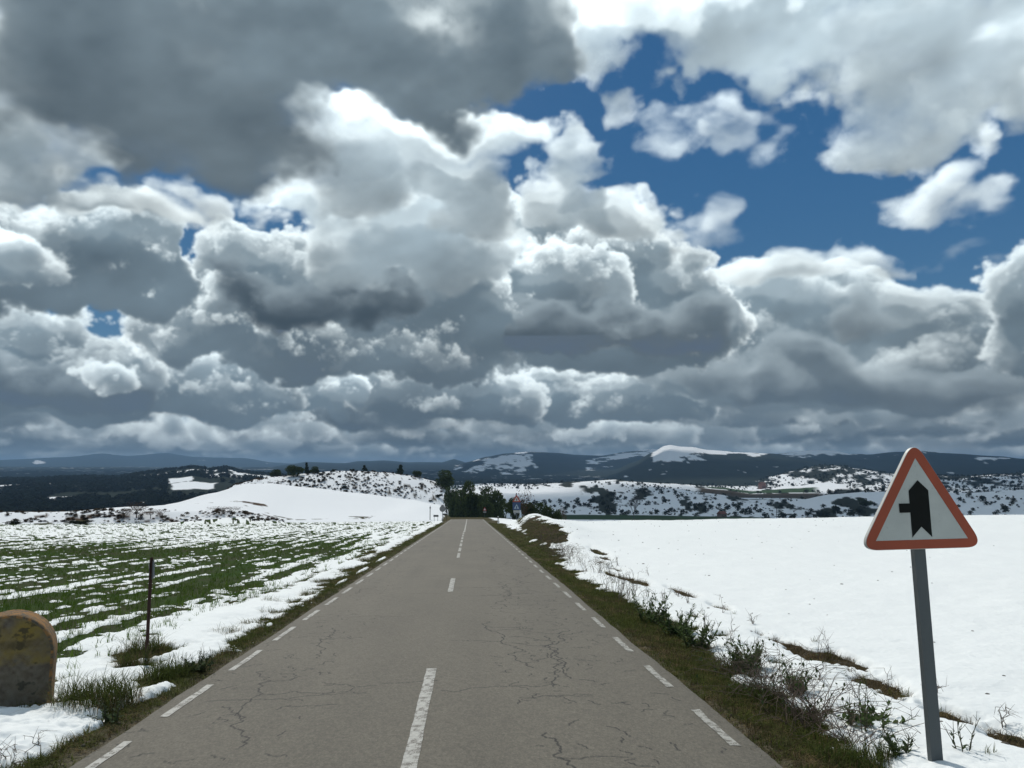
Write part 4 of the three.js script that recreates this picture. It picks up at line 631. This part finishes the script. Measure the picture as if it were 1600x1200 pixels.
placed(tuft(5, 420, .26, .32, .7, .15), 'grass_tuft', 9.15, 3.75, 'bright green tuft on the right verge beneath the brambles', 'grass tuft');
placed(tuft(6, 420, .22, .3, .7, .2), 'grass_tuft', 6.9, 3.75, 'green tuft at the lower right, left of the big sign post', 'grass tuft');
placed(tuft(7, 160, .2, .1, .7, .2), 'grass_tuft', 6.95, 4.12, 'small green tuft in the snow just left of the big sign post', 'grass tuft');
placed(tuft(8, 120, .24, .07, .35, .7), 'grass_tuft', 9.55, 4.42, 'small upright brown tuft alone in the snow above the brambles', 'grass tuft');
placed(tuft(9, 320, .34, .3, .9, .5), 'grass_tuft', 10.5, 4.0, 'bushy tuft on the right verge below the leafy weeds', 'grass tuft');
const leafBlade = (l, w) => { const s = new THREE.Shape(); s.moveTo(0, 0); s.quadraticCurveTo(w, l * .4, w * .5, l * .75); s.lineTo(0, l); s.lineTo(-w * .5, l * .75); s.quadraticCurveTo(-w, l * .4, 0, 0); return new THREE.ShapeGeometry(s, 3); };
const weedLeaf = new THREE.MeshPhysicalMaterial({ color: col(.075, .115, .036), roughness: .9, side: THREE.DoubleSide, transmission: .35, thickness: 0, specularIntensity: .15 }), weedStem = std(col(.06, .06, .03), .9), twigMat = std(col(.11, .085, .06), .9), darkTwig = std(col(.12, .085, .062), .9), darkLeaf = new THREE.MeshPhysicalMaterial({ color: col(.05, .075, .03), roughness: .9, side: THREE.DoubleSide, transmission: .3, thickness: 0, specularIntensity: .15 });
function weed(seed, stems, h, spread, nLeaves, lf = .07, leaf = weedLeaf) { // upright leafy stems that fork near the top
  const rg = mulberry(seed), st = [], lv = [], l0 = leafBlade(lf, lf * .32);
  for (let i = 0; i < stems; i++) {
    const a = rg() * 6.28, r = spread * rg() * .4, b = V(Math.cos(a) * r, 0, Math.sin(a) * r), tip = V(Math.cos(a) * spread * (.3 + .7 * rg()), h * (.5 + .5 * rg()), Math.sin(a) * spread * (.3 + .7 * rg())), mid = b.clone().lerp(tip, .5).add(V((rg() - .5) * .06, .02, (rg() - .5) * .06));
    st.push(limb(b, mid, .006, .004, 4), limb(mid, tip, .004, .002, 4));
    for (let k = 0; k < 2; k++) { const e = mid.clone().lerp(tip, .3 + .5 * rg()), f = e.clone().add(V((rg() - .5) * .14, .05 + .1 * rg(), (rg() - .5) * .14)); st.push(limb(e, f, .003, .0015, 3)); }
    for (let k = 0; k < nLeaves; k++) { const u = rg() ** 1.3, p = u < .5 ? b.clone().lerp(mid, u * 2) : mid.clone().lerp(tip, u * 2 - 1), g = l0.clone(), s = (1.25 - u * .7) * (.6 + .7 * rg()); g.scale(s, s, s); g.rotateX(.5 + 1.1 * rg()); g.rotateY(rg() * 6.28); g.translate(p.x, p.y, p.z); lv.push(g); }
  }
  const g = new THREE.Group(); part(g, 'stems', mergeGeometries(st), weedStem); part(g, 'leaves', mergeGeometries(lv), leaf); return g;
}
function bramble(seed, n, L, H, leaves = 0) { // arching dry canes with side twigs
  const rg = mulberry(seed), st = [], lv = [];
  for (let i = 0; i < n; i++) {
    const a = rg() * 6.28, b = n < 6 ? V(0, -.03, 0) : V((rg() - .5) * .7, -.03, (rg() - .5) * .4), len = L * (.4 + .6 * rg()), top = H * (.35 + .65 * rg()); let p = b, r = .0045;
    for (let k = 1; k <= 6; k++) { const u = k / 6, q = V(b.x + Math.cos(a) * len * u + (rg() - .5) * .05, Math.sin(u * (1.7 + rg() * .9)) * top, b.z + Math.sin(a) * len * u + (rg() - .5) * .05); st.push(limb(p, q, r, r * .85, 4)); r *= .85; if (rg() < .7) { const e = q.clone().add(V((rg() - .5) * .22, (rg() - .3) * .18, (rg() - .5) * .22)); st.push(limb(q, e, .0025, .001, 3)); if (leaves && rg() < leaves) { const g = leafBlade(.05, .02); g.rotateX(rg() * 3); g.rotateY(rg() * 6); g.translate(e.x, e.y, e.z); lv.push(g); } } p = q; }
  }
  const g = new THREE.Group(); part(g, 'canes', mergeGeometries(st), seed % 2 ? twigMat : darkTwig); if (lv.length) part(g, 'leaves', mergeGeometries(lv), darkLeaf); return g;
}
placed(weed(31, 22, .66, .5, 22, .09), 'leafy_weed', 15.2, 3.95, 'tall branching leafy weed, farthest of the tall weeds on the right verge', 'weed');
placed(weed(32, 26, .55, .5, 22, .09), 'leafy_weed', 13.6, 4.05, 'dense leafy weed on the right verge, next nearer than the farthest tall one', 'weed');
placed(weed(33, 22, .52, .45, 20, .085), 'leafy_weed', 12.4, 4.05, 'leafy weed with thin bare tips between denser weeds on the right verge', 'weed');
placed(weed(34, 24, .42, .42, 22, .09), 'leafy_weed', 10.55, 4.15, 'broad leafy weed standing at the head of the dry brambles', 'weed');
placed(weed(35, 14, .36, .28, 16, .075), 'leafy_weed', 9.25, 4.3, 'dark leafy weed against the snow beside the brambles', 'weed');
placed(weed(36, 18, .2, .5, 16, .085), 'leafy_weed', 7.95, 4.5, 'low spreading leafy weed in the snow left of the big sign post', 'weed');
placed(weed(37, 3, .62, .1, 9, .06), 'leafy_weed', 7.75, 4.32, 'single tall thin stalk rising from the low spreading weed', 'weed');
placed(weed(38, 10, .24, .26, 12, .07, darkLeaf), 'leafy_weed', 7.05, 4.3, 'small dark leafy weed touching the big sign post on its left', 'weed');
placed(weed(39, 6, .34, .2, 7, .05, darkLeaf), 'leafy_weed', 6.95, 4.85, 'thin dark weed just right of the big sign post', 'weed');
placed(weed(40, 16, .26, .34, 18, .06, darkLeaf), 'leafy_weed', 10.75, -3.15, 'dark leafy weed at the edge of the left snow patch near the road', 'weed');
placed(weed(41, 8, .22, .24, 10, .06, darkLeaf), 'leafy_weed', 8.3, -3.2, 'dark weed at the lower left where the snow heap meets the verge', 'weed');
placed(bramble(51, 60, 1.1, .5, .25), 'bramble', 9.3, 3.98, 'tangle of pale dry bramble canes arching over the right verge', 'bramble');
placed(bramble(52, 60, .95, .44, .25), 'bramble', 8.35, 4.0, 'dark tangle of bramble canes left of the low spreading weed', 'bramble');
placed(bramble(53, 40, .8, .42, .35), 'bramble', 10.2, 4.05, 'bramble canes below the broad leafy weed', 'bramble');
placed(bramble(54, 34, .8, .32), 'bramble', 7.6, 4.0, 'nearest dry bramble twigs at the lower right verge', 'bramble');
placed(bramble(55, 30, .5, .7), 'dry_stalks', 18.6, 4.15, 'clump of thin dry stalks on the snow edge beyond the tall weeds', 'dry stalks');
placed(bramble(57, 24, .6, .6), 'dry_stalks', 20.6, 4.2, 'second clump of thin dry stalks further along the right snow edge', 'dry stalks');
placed(bramble(59, 10, .3, .25), 'dry_stalks', 7.3, -3.6, 'few dry twigs in the snow at the lower left corner', 'dry stalks');
{ const pr = mulberry(71); for (let i = 0; i < 34; i++) { const s = 6.5 + 24 * pr() ** 1.3, t = 4.4 + 1.6 * pr(); const g = i % 3 ? bramble(201 + i, 3 + (pr() * 2.9 | 0), .12, .24 + .2 * pr()) : tuft(220 + i, 24, .16, .05, .5, .5); placed(g, i % 3 ? 'dry_twig' : 'snow_grass', s, t, i % 3 ? 'few thin dry twigs poking out of the snow beside the right verge' : 'few grass blades poking out of the snow beside the right verge', i % 3 ? 'twigs' : 'grass', i % 3 ? 'dry twigs poking out of the right snow' : 'grass blades poking out of the right snow'); } }
{ const pr = mulberry(73); for (let i = 0; i < 22; i++) { const s = 24 + 26 * pr(), t = 4.2 + 1.2 * pr(); placed(bramble(301 + i, 14, .5, .35 + .3 * pr(), .2), 'verge_brush', s, t, 'small dry brush at the snow edge along the farther right verge', 'brush', 'dry brush along the farther right verge'); } }
{ const pr = mulberry(75); for (let i = 0; i < 16; i++) { const s = 14 + 26 * pr(), t = -3.6 - 1 * pr(); placed(tuft(401 + i, 120, .22, .2, 1, .75), 'dead_tuft', s, t, 'low brown dead tuft along the farther left verge', 'grass tuft', 'dead tufts along the farther left verge'); } }

renderer.render(scene, camera);
